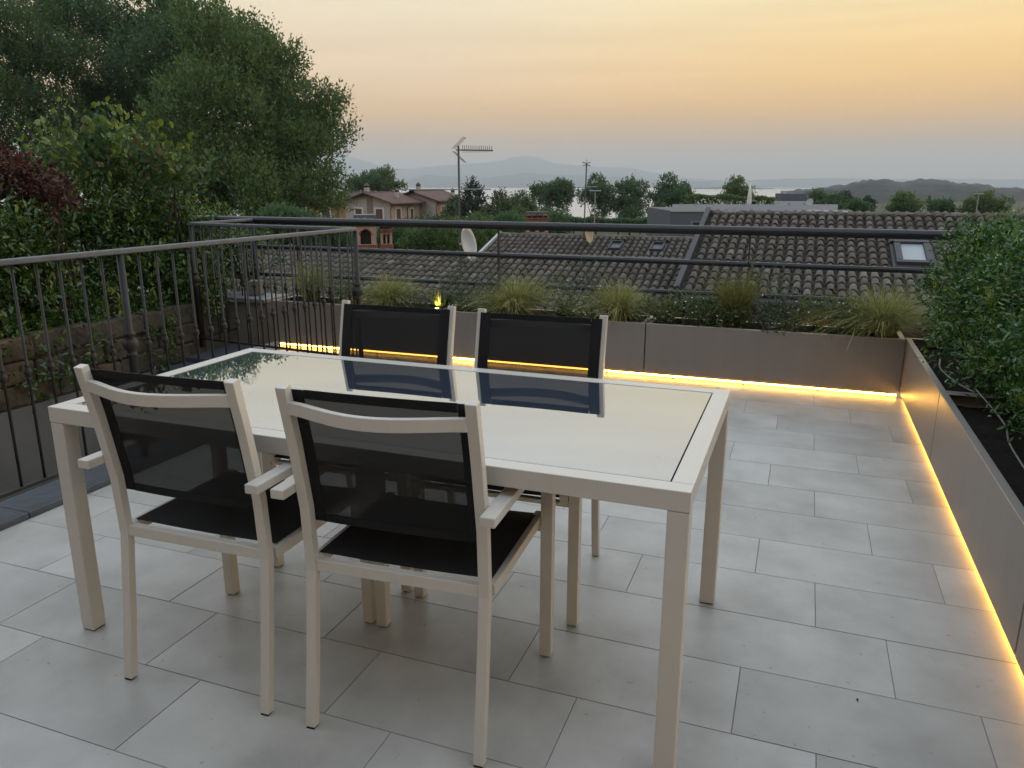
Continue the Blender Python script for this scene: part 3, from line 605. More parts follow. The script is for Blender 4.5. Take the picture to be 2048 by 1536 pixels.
# ------------------------------------------------------------------ chairs
def posty(z): return float(np.interp(z, [0, .2, .43, .6, .78, .925], [0, .028, .055, .046, .014, -.018]))
def make_chair(label):
    t = thing('garden_chair', label, 'chair', (0, 0, 0), 0, 'pale metal chairs round the glass table')
    A = M['white_alu']
    for s in (-1, 1):
        pts = [(s*.232, posty(z), z) for z in (.004, .1, .2, .3, .38, .43, .5, .6, .7, .78, .86, .925)]
        MB().tube(pts, 0, sec=(.0135, .0125)).build('rear_leg', A, t, .002)
        MB().box((s*.2700-.0175, .474, .004), (s*.2700+.0175, .510, .643)).build('front_leg', A, t, .002)
        MB().box((s*.2655-.0185, posty(.655)-.062, .6435), (s*.2655+.0185, .514, .668)).build('armrest', A, t, .003)
        MB().box((s*.238-.013, .0745, .422), (s*.238+.013, .520, .452)).build('seat_rail', A, t, .003)
        for (fx, fy) in ((s*.232, 0), (s*.270, .492)): MB().box((fx-.011, fy-.011, 0), (fx+.011, fy+.011, .0038)).build('foot', M['black'], t)
    MB().box((-.2195, .046, .426), (.2195, .070, .458)).build('rear_rail', A, t, .003)
    MB().box((-.2535, .480, .405), (.2535, .503, .421)).build('front_stretcher', A, t, .003)
    pts = [(x, posty(.872)-.004-.062*max(0, math.cos(math.pi*x/.440))**1.3, .872) for x in np.linspace(-.2195, .2195, 15)]
    MB().tube(pts, 0, sec=(.0155, .008)).build('back_bar', A, t, .002)
    # seat: mesh cloth stretched between the side rails
    nx_, ny_ = 8, 10; V = []; Fc = []
    for j in range(ny_+1):
        for i in range(nx_+1):
            u, v = i/nx_, j/ny_; x = -.236+.472*u; y = .092+.428*v
            V.append((x, y, .4550-.009*math.sin(math.pi*u)*math.sin(math.pi*(.15+.7*v)) - (.012*max(0, v-.9)*10 if v > .9 else 0)))
    Fc = [(j*(nx_+1)+i, j*(nx_+1)+i+1, (j+1)*(nx_+1)+i+1, (j+1)*(nx_+1)+i) for j in range(ny_) for i in range(nx_)]
    m_ = MB(); m_.v = V; m_.f = Fc; so_ = m_.build('seat', M['seatmesh'], t, smooth=True)
    # back: see-through cloth with opaque hems
    zs = np.linspace(.578, .903, 12); V = []
    for z in zs:
        for i in range(9): V.append((-.1965+.393*i/8, posty(z)+.0150-.006*math.sin(math.pi*i/8), z))
    Fc = [(j*9+i, j*9+i+1, (j+1)*9+i+1, (j+1)*9+i) for j in range(11) for i in range(8)]
    m_ = MB(); m_.v = V; m_.f = Fc; bk = m_.build('backrest', M['mesh'], t, smooth=True)
    for s in (-1, 1):
        MB().tube([(s*.2110, posty(z)+.0150, z) for z in np.linspace(.560, .914, 9)], 0, sec=(.0193, .0018)).build('side_hem', M['hem'], bk)
    for z in (.570, .904): MB().tube([(-.1900, posty(z)+.0150, z), (-.1, posty(z)+.0105, z), (0, posty(z)+.009, z), (.1, posty(z)+.0105, z), (.1900, posty(z)+.0150, z)], 0, sec=(.0105, .0020)).build('end_hem', M['hem'], bk)
    return t
c1 = make_chair('near chair with its back to us, at the table end by the iron balustrade')
c1.location = (-1.470, 1.425, 0); c1.rotation_euler = (0, 0, R(1.4))
for lab, x, y, a in (('near chair with its back to us at the middle of the table front', -.862, 1.443, R(3.2)),
                     ('far chair facing us across the table, beside the iron balustrade', -1.470, 2.628, R(181.0)),
                     ('far chair facing us across the table, nearer the side planters', -.874, 2.622, R(181.5))):
    c = copy_tree(c1); c.location = (x, y, 0); c.rotation_euler = (0, 0, a); c['label'] = lab

# ------------------------------------------------------------------ tiled roofs next door
def half_tile(L=.43, ra=.088, rb=.070, n=7, th=.014):
    m_ = MB(); vs = []
    for r_, y in ((ra, 0), (rb, L)):
        for rr in (r_, r_-th):
            vs += [(rr*math.cos(math.pi*k/(n-1)), y, rr*.92*math.sin(math.pi*k/(n-1))) for k in range(n)]
    fs = [(k, k+1, 2*n+k+1, 2*n+k) for k in range(n-1)] + [(n+k+1, n+k, k, k+1)[::-1] for k in range(n-1)]
    m_.v = vs; m_.f = fs
    me = m_.mesh('roof_tile', M['coppo']); me.polygons.foreach_set('use_smooth', [k < n-1 for k in range(len(me.polygons))])
    return me
TILE = half_tile(); TV = np.array([v.co for v in TILE.vertices]); TF = np.array([p.vertices[:] for p in TILE.polygons])
def in_frame(p):
    q = Vector(p)-Vector((0, 0, CAMZ)); d = q.dot(fw)
    if d <= 0: return None
    return 1024+F*q.dot(rv)/d, 768-F*q.dot(uv)/d, d
def tiled_roof(house, x0, x1, Yr, zr, Ye, ze, pitch=.222, row=.36, single=300, skip=(), seen=lambda px, py: True):
    """south slope with the ridge at (Yr, zr) and the eave at (Ye, ze): roof board, pans, cover tiles, ridge tiles"""
    org = Vector(house.location); dy, dz = Yr-Ye, zr-ze; Ls = math.hypot(dy, dz); ang = math.atan2(dz, dy)
    up = Vector((0, math.cos(ang), math.sin(ang))); nv = Vector((0, -math.sin(ang), math.cos(ang)))
    P = lambda x, s, h=0: Vector((x, Ye, ze)) + up*s + nv*h - org
    a, b, c, d = P(x0, -.05, -.16), P(x1, -.05, -.16), P(x1, Ls, -.16), P(x0, Ls, -.16)
    h = nv*.09
    MB().add([a, b, c, d, a+h, b+h, c+h, d+h], [(0, 3, 2, 1), (4, 5, 6, 7), (0, 1, 5, 4), (1, 2, 6, 5), (2, 3, 7, 6), (3, 0, 4, 7)]).build('roof_board', M['flash'], house)
    nb = MB(); a2 = P(x0, Ls+.02, -.16); b2 = P(x1, Ls+.02, -.16); back = Vector((0, dy, -dz))
    nb.add([a2, b2, b2+back, a2+back, a2+Vector((0, 0, .12)), b2+Vector((0, 0, .12)), b2+back+Vector((0, 0, .12)), a2+back+Vector((0, 0, .12))], [(0, 3, 2, 1), (4, 5, 6, 7), (0, 1, 5, 4), (1, 2, 6, 5), (2, 3, 7, 6), (3, 0, 4, 7)]).build('roof_back', M['coppo'], house)
    nc = int((x1-x0-.1)/pitch); nr = int(Ls/row)
    pm = MB()
    for i in range(nc+1):                      # concave pans, one strip per course so each is its own island
        for j in range(nr+1):
            cx = x0+.06+pitch*i; s0, s1 = row*j-.03, min(row*(j+1)+.03, Ls); 
            if s1-s0 < .1: continue
            vs = []
            for s, lift in ((s0, .018), (s1, 0)):
                for k in range(5):
                    t_ = k/4*2-1; vs.append(P(cx+t_*pitch*.55, s, -.05+.055*t_*t_+lift))
            pm.add(vs, [(k, k+1, 6+k, 5+k) for k in range(4)])
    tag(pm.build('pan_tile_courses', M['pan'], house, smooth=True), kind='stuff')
    spots = []
    for i in range(nc):
        for j in range(nr+1):
            s = row*j-.06; x = x0+.06+pitch*(i+.5)
            if s+.2 > Ls: continue
            w = P(x, s+.2)+org; hid = any(q[0] < x < q[1] and q[2] < (w.y-Ye)/dy < q[3] for q in skip)
            if hid: continue
            f = in_frame(w); vis = f is not None and -10 < f[0] < 2060 and seen(f[0], f[1])
            spots.append((0 if vis else 1, f[2] if f else 99, x, s))
    spots.sort(); big = []
    for k, (v_, _, x, s) in enumerate(spots):
        mt = Matrix.Translation(P(x+rnd.gauss(0, .004), s+rnd.gauss(0, .010), .012)) @ Matrix.Rotation(ang, 4, 'X') @ Matrix.Rotation(R(rnd.gauss(0, 1.3)), 4, 'Z') @ Matrix.Rotation(R(-3.6+rnd.gauss(0, .6)), 4, 'X') @ Matrix.Rotation(R(rnd.gauss(0, 1.6)), 4, 'Y')
        if k < single and v_ == 0:
            o = link('roof_tile', TILE, house); o.matrix_local = mt
        else:
            A = np.array(mt); big.append(TV@A[:3, :3].T+A[:3, 3])
    if big:
        V = np.concatenate(big); nV = len(TV); Fc = np.concatenate([TF+k*nV for k in range(len(big))])
        o = link('roof_tile_courses', npmesh('roof_tile_courses', V, Fc, M['coppo']), house); o.data.polygons.foreach_set('use_smooth', [True]*len(o.data.polygons)); tag(o, kind='stuff')
    rb_ = P(x0, Ls, 0)
    MB().box((x0-org.x, rb_.y-.10, rb_.z-.16), (x1-org.x, rb_.y+.10, rb_.z+.035)).build('ridge_bed', M['mortar'], house)
    x = x0
    while x < x1-.1:
        mt = Matrix.Translation(P(x, Ls+.01, .0)) @ Matrix.Rotation(R(-90), 4, 'Z') @ Matrix.Rotation(R(-1.2+rnd.gauss(0, .5)), 4, 'X') @ Matrix.Scale(1.5, 4, (1, 0, 0)) @ Matrix.Scale(1.0, 4, (0, 0, 1))
        o = link('ridge_tile', TILE, house); o.matrix_local = mt; x += .385
    return P, up, nv, Ls
def verge(house, P, x, Ls, mat, w=.07, h=.12):
    a, b = P(x, -.08, .02), P(x, Ls+.05, .02)
    MB().tube([a, b], 0, sec=(w, h)).build('verge_board', mat, house, .004)
def skylight(house, P, x0, x1, s0, s1, pane, w=.055):
    f = thing('skylight', None, None); f.parent = house
    def slab(nm, xa, xb, sa, sb, ha, hb, mat):
        m_ = MB(); q = [P(xa, sa, ha), P(xb, sa, ha), P(xb, sb, ha), P(xa, sb, ha), P(xa, sa, hb), P(xb, sa, hb), P(xb, sb, hb), P(xa, sb, hb)]
        m_.add(q, [(0, 3, 2, 1), (4, 5, 6, 7), (0, 1, 5, 4), (1, 2, 6, 5), (2, 3, 7, 6), (3, 0, 4, 7)]); return m_.build(nm, mat, f, .004)
    slab('frame', x0, x1, s0, s0+w, -.05, .13, M['flash']); slab('frame', x0, x1, s1-w, s1, -.05, .15, M['flash'])
    slab('frame', x0, x0+w, s0+w+.001, s1-w-.001, -.05, .135, M['flash']); slab('frame', x1-w, x1, s0+w+.001, s1-w-.001, -.05, .135, M['flash'])
    slab('pane', x0+w+.002, x1-w-.002, s0+w+.002, s1-w-.002, .05, .09, pane)
    slab('flashing', x0-.07, x1+.07, s0-.1, s0-.001, .02, .05, M['flash'])
    for xa, xb in ((x0-.07, x0-.001), (x1+.001, x1+.07)): slab('flashing', xa, xb, s0, s1, -.02, .035, M['flash'])

GB = 'tiled houses below the terrace'
hb_ = thing('tiled_house', 'big clay tiled roof with a pale skylight and an ochre wall under its eave', 'house', (3, 17, -4.6), 0)
P1, up1, nv1, L1 = tiled_roof(hb_, -2.46, 10.5, 22.0, .66, 17.0, -.86, skip=((1.78, 2.78, .30, .64),), seen=lambda px, py: px < 1900)
verge(hb_, P1, -2.52, L1, M['flash'], .06, .13)
skylight(hb_, P1, 1.93, 2.66, 1.80, 3.10, M['whiteblind'], .13)
MB().tube([P1(-2.4, -.16, -.10), P1(10.5, -.16, -.10)], .085, 10).build('gutter', M['flash'], hb_)
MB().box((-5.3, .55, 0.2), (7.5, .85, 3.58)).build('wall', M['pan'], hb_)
MB().box((-3.55, .50, 2.75), (-1.6, .549, 3.5)).build('ochre_panel', M['yellow'], hb_)
for x in (-3.3, -1.2, .5, 2.2): MB().box((x-.09, .36, 0.2), (x+.09, .54, 3.5)).build('post', M['flash'], hb_, .005)
MB().box((-3.4, .25, 2.1), (3, .33, 2.2)).build('balcony_rail', M['galv'], hb_)

hf = thing('tiled_house', 'long low clay tiled roof behind the grasses carrying the brick chimneys', 'house', (-9, 14, -4.6), 0)
P2, up2, nv2, L2 = tiled_roof(hf, -17.5, -2.62, 20.5, -.53, 14.0, -2.48, seen=lambda px, py: py < 600 and px > 640)
MB().box((-8.4, .7, 0), (6.3, 1.0, 2.0)).build('wall', M['plaster'], hf)
MB().tube([P2(-17.5, -.16, -.1), P2(-2.62, -.16, -.1)], .08, 8).build('gutter', M['flash'], hf)

hm2 = thing('tiled_house', 'farther clay tiled roof with two small dark skylights and a pale verge', 'house', (-7, 22, -4.8), 0)
P3, up3, nv3, L3 = tiled_roof(hm2, -10.9, -2.75, 28.0, -.43, 21.8, -2.29, skip=((-6.5, -5.9, .78, .93), (-5.03, -4.43, .78, .93)), seen=lambda px, py: py < 520)
verge(hm2, P3, -10.98, L3, M['lightflash'], .05, .08)
skylight(hm2, P3, -6.42, -5.98, 5.05, 5.75, M['paleglass'])
skylight(hm2, P3, -4.95, -4.51, 5.05, 5.75, M['paleglass'])
MB().box((-3.6, .5, 0), (4.1, .8, 2.4)).build('wall', M['plaster'], hm2)

# ------------------------------------------------------------------ chimneys with arched openings
def arch_outline(w, h, n=6):
    return [(-w/2, 0), (w/2, 0), (w/2, h-w/2)] + [(w/2*math.cos(math.pi*k/n), h-w/2+w/2*math.sin(math.pi*k/n)) for k in range(1, n)] + [(-w/2, h-w/2)]
def chimney(name, label, loc, w, d, hbase, hopen, hcap, rz=0, capdark=True, nfront=2, nside=1):
    t = thing('chimney', label, 'chimney', loc, rz, 'brick chimneys on the tiled roofs')
    MB().box((-w/2, -d/2, -.9), (w/2, d/2, hbase)).build('stack', M['pinkplaster'], t, .006)
    nbk = 0
    def course(z, e, hh=.055):
        for (ax, n_, sgn) in (('x', max(3, int(w/.2)), -1), ('x', max(3, int(w/.2)), 1), ('y', max(2, int(d/.2)), -1), ('y', max(2, int(d/.2)), 1)):
            L_ = w if ax == 'x' else d; D_ = d if ax == 'x' else w
            for k in range(n_):
                a = -L_/2+L_*k/n_+.006; b = -L_/2+L_*(k+1)/n_-.006; c0, c1_ = sgn*(D_/2-.02), sgn*(D_/2+e)
                lo, hi = min(c0, c1_), max(c0, c1_)
                if ax == 'x': m_ = MB().box((a, lo, z), (b, hi, z+hh))
                else: m_ = MB().box((lo, a, z), (hi, b, z+hh))
                m_.build('brick', M['brick'], t, .004, seg=1)
    for k, e in enumerate((.03, .045, .03)): course(hbase-.19+k*.062, e)
    zc = hbase
    # open lantern: corner piers, arches cut in panels
    pw = .06
    for sx in (-1, 1):
        for sy in (-1, 1): MB().box((sx*(w/2-pw/2)-pw/2, sy*(d/2-pw/2)-pw/2, zc), (sx*(w/2-pw/2)+pw/2, sy*(d/2-pw/2)+pw/2, zc+hopen)).build('pier', M['pinkplaster'], t)
    def side(nm, L_, pos, axis, n_):
        ow = (L_-2*pw)/n_*.62; bay = (L_-2*pw)/n_
        for k in range(n_):
            c0 = -L_/2+pw+bay*(k+.5); h = hopen*.82
            fill = MB()
            ol = arch_outline(ow, h); x0_, x1_ = -bay/2+.001, bay/2-.001
            # left and right jambs and spandrel as strips
            left = [(x0_, 0), (-ow/2, 0), (-ow/2, h-ow/2)]; top = hopen
            pts_arc = [(ow/2*math.cos(math.pi*q/8), h-ow/2+ow/2*math.sin(math.pi*q/8)) for q in range(9)]
            quads = [[(x0_, 0), (-ow/2, 0), (-ow/2, h-ow/2), (x0_, h-ow/2)], [(ow/2, 0), (x1_, 0), (x1_, h-ow/2), (ow/2, h-ow/2)]]
            quads += [[pts_arc[0], (x1_, h-ow/2), (x1_, top), (ow/2, top)], [(x0_, h-ow/2), pts_arc[8], (-ow/2, top), (x0_, top)]]
            for q in range(8):
                a_, b_ = pts_arc[q], pts_arc[q+1]; quads.append([b_, a_, (a_[0], top), (b_[0], top)])
            for qd in quads: fill.prism(qd, -.022, .022)
            o = fill.build('arch', M['pinkplaster'], t)
            if axis == 'x': o.location = (c0, pos, zc)
            else: o.location = (pos, c0, zc); o.rotation_euler = (0, 0, R(90))
            ring = [(ow/2+.02)*Vector((math.cos(math.pi*q/8), 0, math.sin(math.pi*q/8))) for q in range(9)]
            rg = MB().tube([Vector((v.x, 0, v.z+h-ow/2)) for v in ring], 0, sec=(.02, .026)).build('arch_band', M['brick'], t)
            rg.location = o.location; rg.rotation_euler = o.rotation_euler
    for sgn in (-1, 1):
        side('f', w, sgn*(d/2-.03), 'x', nfront); side('s', d, sgn*(w/2-.03), 'y', nside)
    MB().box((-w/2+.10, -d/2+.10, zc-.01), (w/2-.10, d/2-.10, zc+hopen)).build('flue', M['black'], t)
    zt_ = zc+hopen
    course(zt_+.004, .035, .06); course(zt_+.068, .06, .06)
    MB().box((-w/2+.0, -d/2+.0, zt_+.001), (w/2-.0, d/2-.0, zt_+.135)).build('cap_slab', M['pinkplaster'], t)
    for k in range(max(3, int(w/.2))):
        x = -w/2+(k+.5)*w/max(3, int(w/.2))
        for sg in (-1, 1):
            mt = Matrix.Translation((x, sg*(d/2+.09), zt_+.15)) @ Matrix.Rotation(0 if sg < 0 else math.pi, 4, 'Z') @ Matrix.Rotation(R(20), 4, 'X')
            o = link('cap_tile', TILE, t); o.matrix_local = mt
    MB().box((-w/2-.02, -d/2+.06, zt_+.136), (w/2+.02, d/2-.06, zt_+hcap)).build('cap_ridge', M['slate'] if capdark else M['coppo'], t, .03)
    return t
p = at(732, 493, 24.6); chimney('chimney', 'larger brick chimney with arched openings and a dark cap on the near roof ridge', (p.x, p.y, p.z-.25), .66, .66, .34, .56, .36, R(32), True, 1, 2)
p = at(767, 493, 24.6); chimney('chimney', 'smaller brick chimney with arched openings beside the larger one', (p.x+.05, p.y+.1, p.z-.25), .37, .37, .34, .34, .27, R(32), False, 2, 2)
p = at(1074, 472, 30.5); chimney('chimney', 'tile capped brick chimney on the ridge of the farther roof', (p.x, p.y, p.z-.25), .85, .62, .42, .42, .36, R(20), False, 2, 1)

# ------------------------------------------------------------------ aerials and dishes
def dish(t, c, r_, az, el, mat, name='dish'):
    m_ = MB(); n, k = 24, 5; vs = [(0, 0, 0)]; 
    for j in range(1, k+1):
        rr = r_*j/k; vs += [(rr*.92*math.cos(2*math.pi*i/n), rr*math.sin(2*math.pi*i/n), .28*rr*rr/r_) for i in range(n)]
    fs = [(0, 1+i, 1+(i+1) % n) for i in range(n)]
    for j in range(k-1): fs += [(1+j*n+i, 1+j*n+(i+1) % n, 1+(j+1)*n+(i+1) % n, 1+(j+1)*n+i)[::-1] for i in range(n)]
    m_.v = vs; m_.f = fs; o = m_.build(name, mat, t, smooth=True)
    md = o.modifiers.new('thick', 'SOLIDIFY'); md.thickness = .012
    o.location = c; o.rotation_euler = (R(90)-el, 0, az)
    return o
base = at(921, 548, 18.3); topz = at(916, 300, 18.3)
an = thing('aerial_mast', 'tall roof aerial mast with a comb aerial, a grid reflector and a white dish', 'aerial', base)
Hm = topz.z-base.z
MB().tube([(0, 0, -.3), (0, 0, Hm+.06)], .024, 8).build('mast', M['mast'], an)
ax = Vector((math.cos(R(14)), math.sin(R(14)), 0)); sd = Vector((-ax.y, ax.x, 0))
yg = thing('comb_aerial', None, None); yg.parent = an; yg.location = (0, 0, Hm-.03)
MB().tube([ax*-.06, ax*.80+Vector((0, 0, -.015))], .014, 6).build('boom', M['mast'], yg)
for k in range(15):
    c_ = ax*(.10+.048*k); l_ = .10-.0015*k
    MB().tube([c_-sd*l_*.5+Vector((0, 0, l_)), c_, c_+sd*l_*.5+Vector((0, 0, -l_*.6))], .006, 5).build('prong', M['mast'], yg)
gr = thing('grid_reflector', None, None); gr.parent = an; gr.location = (0, 0, Hm-.03)
m_ = MB()
for s in (-1, 1):
    for k in range(9):
        z = s*(.045+.028*k); off = ax*(-.10+.030*k)
        m_.tube([off-sd*.2-ax*.0+Vector((0, 0, z)), off+sd*.2+Vector((0, 0, z))], .0035, 4)
    for q in (-.18, -.06, .06, .18):
        m_.tube([ax*-.115+sd*q+Vector((0, 0, s*.03)), ax*.155+sd*q+Vector((0, 0, s*.28))], .0035, 4)
m_.build('wire_grid', M['mast'], gr)
zb = at(920, 379, 18.3).z-base.z; bx = Vector((math.cos(R(19)), math.sin(R(19)), 0))
MB().tube([bx*-1.45+Vector((0, -.03, zb+.0)), bx*.75+Vector((0, -.03, zb+.01))], .012, 6).build('cross_boom', M['galv'], an)
MB().box((-1.07, -.45, zb-.07), (-.97, -.36, zb-.01)).build('junction_box', M['black'], an, .01)
zd = at(935, 487, 18.3).z-base.z
dish(an, (.17, -.10, zd), .40, R(87), R(12), M['dish'])
MB().tube([(0, 0, zd), (.08, -.04, zd)], .03, 8).build('dish_bracket', M['galv'], an)
base = at(1166, 512, 27.5); hm_ = at(1172, 330, 27.5).z-base.z
an = thing('aerial_mast', 'slim roof aerial mast with a cross bar and an aged beige dish', 'aerial', base)
MB().tube([(0, 0, -.2), (.05, 0, hm_)], .024, 8).build('mast', M['mast'], an)
zc = at(1171, 374, 27.5).z-base.z
MB().tube([(-.27, -.08, zc-.01), (.40, .1, zc+.01)], .014, 6).build('cross_bar', M['galv'], an)
hd = MB()
for k in range(6):
    a_ = k*math.pi/3; hd.tube([(.05-.16*math.cos(a_), -.16*math.sin(a_), hm_-.06), (.05+.16*math.cos(a_), .16*math.sin(a_), hm_+.08)], .008, 5)
hd.build('aerial_head', M['mast'], an)
MB().tube([(.05, 0, hm_-.1), (.05, 0, hm_+.17)], .008, 5).build('aerial_tip', M['galv'], an)
zd = at(1176, 466, 27.5).z-base.z
dish(an, (.14, -.1, zd), .36, R(80), R(8), M['beigedish'])
def lamp_post(label, px, pt, pb, d):
    b_ = at(px, pb, d); t_ = at(px, pt, d); h = t_.z-b_.z
    t = thing('street_lamp', label, 'street lamp', (b_.x, b_.y, b_.z), 0)
    MB().tube([(0, 0, -2.5), (0, 0, h)], [.06, .04], 8).build('pole', M['galv'], t)
    MB().box((-.42, -.12, h), (.42, .12, h+.09)).build('lamp_head', M['galv'], t, .03)
lamp_post('grey street lamp with a flat head rising beside the aerial mast', 1188.5, 383, 452, 56)
lamp_post('dark street lamp in front of the wooded hill', 1953, 389, 420, 70)
b_ = at(1855, 425, 90); t_ = at(1859, 391, 90)
tag(MB().tube([b_-Vector((0, 0, 3)), t_], .07, 6).build('leaning_pole', M['bark']), 'thin dark leaning pole before the wooded hill', 'pole')

# ------------------------------------------------------------------ houses on the slope
M['hpale'] = pmat('grey_pink_render', (.40, .35, .33), .85, 0, .3, 0, 1, .1, 1)
M['hpink'] = pmat('salmon_render', (.46, .33, .27), .85, 0, .3, 0, 1, .1, 1)
M['horange'] = pmat('orange_render', (.44, .26, .13), .85, 0, .3, 0, 1, .1, 1)
M['hband'] = pmat('brown_render_band', (.23, .16, .14), .85, 0, .3, 0, 1, .1, 1)
M['hroof'] = pmat('red_brown_roof_tiles', (.145, .085, .070), .85, 0, .3, .8, 3.0, .35, 2)
M['shutter'] = pmat('brown_shutter', (.085, .04, .03), .6)
M['trimwhite'] = pmat('white_trim', (.62, .60, .57), .6)
def far_chimney(par, x, y, z, h=.9, w=.45):
    c_ = thing('chimney', None, None); c_.parent = par; c_.location = (x, y, z)
    MB().box((-w/2, -w/2, -.8), (w/2, w/2, h)).build('stack', M['hpale'], c_)
    MB().box((-w*.45, -w*.45, h), (w*.45, w*.45, h+.22)).build('flue', M['black'], c_)
    MB().lathe([(w*.85, 0), (w*.7, .12), (.06, .42)], 8, (0, 0, h+.22)).build('cap', M['hroof'], c_)
def gable_house(label, loc, rz, w, L, zg, ze, zr, oh, gablemat, sidemat, wins, chims, band=True):
    """gable end at y=0 facing -y, running back to y=L; eaves at z=ze, ridge at z=zr over x=0; zg is the ground"""
    t = thing('house', label, 'house', loc, rz, 'houses on the slope')
    pitch = (zr-ze)/(w/2+oh); zw = ze+oh*pitch
    MB().add([(-w/2, 0, zg), (w/2, 0, zg), (w/2, 0, zw), (0, 0, zr-.12), (-w/2, 0, zw), (-w/2, .3, zg), (w/2, .3, zg), (w/2, .3, zw), (0, .3, zr-.12), (-w/2, .3, zw)],
             [(0, 1, 2, 3, 4), (9, 8, 7, 6, 5), (0, 5, 6, 1), (1, 6, 7, 2), (2, 7, 8, 3), (3, 8, 9, 4), (4, 9, 5, 0)]).build('wall', gablemat, t)
    for s in (-1, 1): MB().box((min(s*w/2, s*(w/2-.3)), .301, zg), (max(s*w/2, s*(w/2-.3)), L, zw-.02)).build('wall', sidemat, t)
    MB().box((-w/2+.301, L-.3, zg), (w/2-.301, L, zw)).build('wall', sidemat, t)
    rf = thing('roof', None, None); rf.parent = t
    for s in (-1, 1):
        x1 = s*(w/2+oh); th = .16
        MB().add([(0, -oh, zr), (x1, -oh, ze), (x1, L+oh*.3, ze), (0, L+oh*.3, zr), (0, -oh, zr+th), (x1, -oh, ze+th), (x1, L+oh*.3, ze+th), (0, L+oh*.3, zr+th)],
                 [(0, 1, 2, 3), (4, 7, 6, 5), (0, 4, 5, 1), (1, 5, 6, 2), (2, 6, 7, 3), (3, 7, 4, 0)]).build('slope', M['hroof'], rf)
        MB().tube([(x1+s*.06, -oh, ze+.02), (x1+s*.06, L, ze+.02)], .08, 6).build('gutter', M['shutter'], rf)
    MB().tube([(0, -oh-.02, zr+th), (0, L+oh*.3, zr+th)], .13, 6).build('ridge', M['hroof'], rf)
    if band: MB().box((-.1, -.06, zg), (.95, -.001, zr-.5)).build('chimney_breast', M['hband'], t)
    for s, y_ in ((1, -.12), (1, L*.55)):
        MB().tube([(s*(w/2+oh*.9), y_, ze), (s*(w/2+.1), y_, ze-.7), (s*(w/2+.1), y_, zg)], .07, 6).build('downpipe', M['shutter'], t)
    for (face, u, z, ww, wh) in wins:
        f = thing('window', None, None); f.parent = t
        if face == 'g': f.location = (u, 0, z)
        else: f.location = (w/2, u, z); f.rotation_euler = (0, 0, R(90))
        MB().box((-ww/2-.22, -.05, -.18), (-ww/2, -.001, wh+.2)).box((ww/2, -.05, -.18), (ww/2+.22, -.001, wh+.2)).box((-ww/2, -.05, wh), (ww/2, -.001, wh+.2)).box((-ww/2, -.05, -.18), (ww/2, -.001, 0)).build('surround', M['trimwhite'], f)
        for q in (-1, 1):
            MB().box((min(0.01*q, q*ww/2*.98), -.03, .01), (max(.01*q, q*ww/2*.98), -.001, wh-.01)).build('shutter', M['shutter'], f)
    for c_ in chims: far_chimney(t, *c_)
    return t
D = 115
A0 = at(692, 440, D); ang = YAW + R(-24)
gx = Vector((math.cos(ang), math.sin(ang), 0)); gy = Vector((-gx.y, gx.x, 0))
wA = 7.9; cA = A0+gx*wA/2
gable_house('grey pink gabled house with brown shutters and a red brown roof', (cA.x, cA.y, 0), ang, wA, 8.2, -9, -1.15, .33, 1.0, M['hpale'], M['hpink'],
            [('g', -1.6, -3.6, 1.15, 1.7), ('g', 2.0, -3.6, 1.2, 1.7), ('s', 2.1, -3.6, 1.2, 1.7), ('s', 5.9, -3.5, .8, 1.5)], [(-.2, .3, .35, .8, .6), (2.6, 4.0, -.5, 1.0, .5)])
cB = cA+gy*8.9+gx*2.6
gable_house('salmon house stepped back behind the grey pink gable', (cB.x, cB.y, 0), ang, wA, 9.5, -9, -.95, .5, .9, M['hpale'], M['hpink'],
            [('s', 2.2, -3.45, 1.3, 1.7), ('s', 4.2, -3.45, 1.1, 1.7)], [(-.6, 2.4, .4, .9, .55), (2.5, 8.1, -.4, .8, .5)], band=False)
pC = at(640, 440, 122)
gable_house('orange house half hidden by the big tree', (pC.x-3.2, pC.y+2, 0), ang+R(-60), 7.5, 9, -9, -1.35, .3, .9, M['horange'], M['horange'],
            [('s', 3, -3.7, 1.2, 1.7)], [(1.2, 4.5, .0, .9, .5)], band=False)
# flat roofed modern building
d_ = 46; a_ = at(1341, 421, d_); b2 = at(1700, 424, d_)
mb = thing('modern_building', 'dark grey flat roofed building with a pale parapet behind the tiled roof', 'building', (a_.x, a_.y, a_.z), YAW)
Lb = (b2-a_).length
M['anth'] = pmat('anthracite_render', (.075, .085, .105), .7); M['palegrey'] = pmat('pale_grey_sheet', (.36, .38, .41), .5); M['midgrey'] = pmat('mid_grey_sheet', (.17, .18, .20), .6)
MB().box((0, 0, -5), (Lb, 8, 0)).build('wall', M['anth'], mb, .02)
MB().box((.35, 1.1, .002), (Lb-.3, 1.3, .33)).build('parapet', M['palegrey'], mb)
MB().box((.0, -.06, -.07), (Lb, -.002, .04)).build('roof_edge', M['palegrey'], mb)
for k in range(9): MB().box((.8+k*.95, 1.06, .332), (.86+k*.95, 1.34, .40)).build('coping_joint', M['midgrey'], mb)
wn = thing('window', None, None); wn.parent = mb; wn.location = (1.35, 0, -1.35)
MB().box((-.1, -.03, 0), (2.2, -.001, .72)).build('frame', M['midgrey'], wn)
for k in range(2): MB().box((.02+k*1.08, -.05, .06), (1.0+k*1.08, -.031, .66)).build('pane', M['paleglass'], wn)
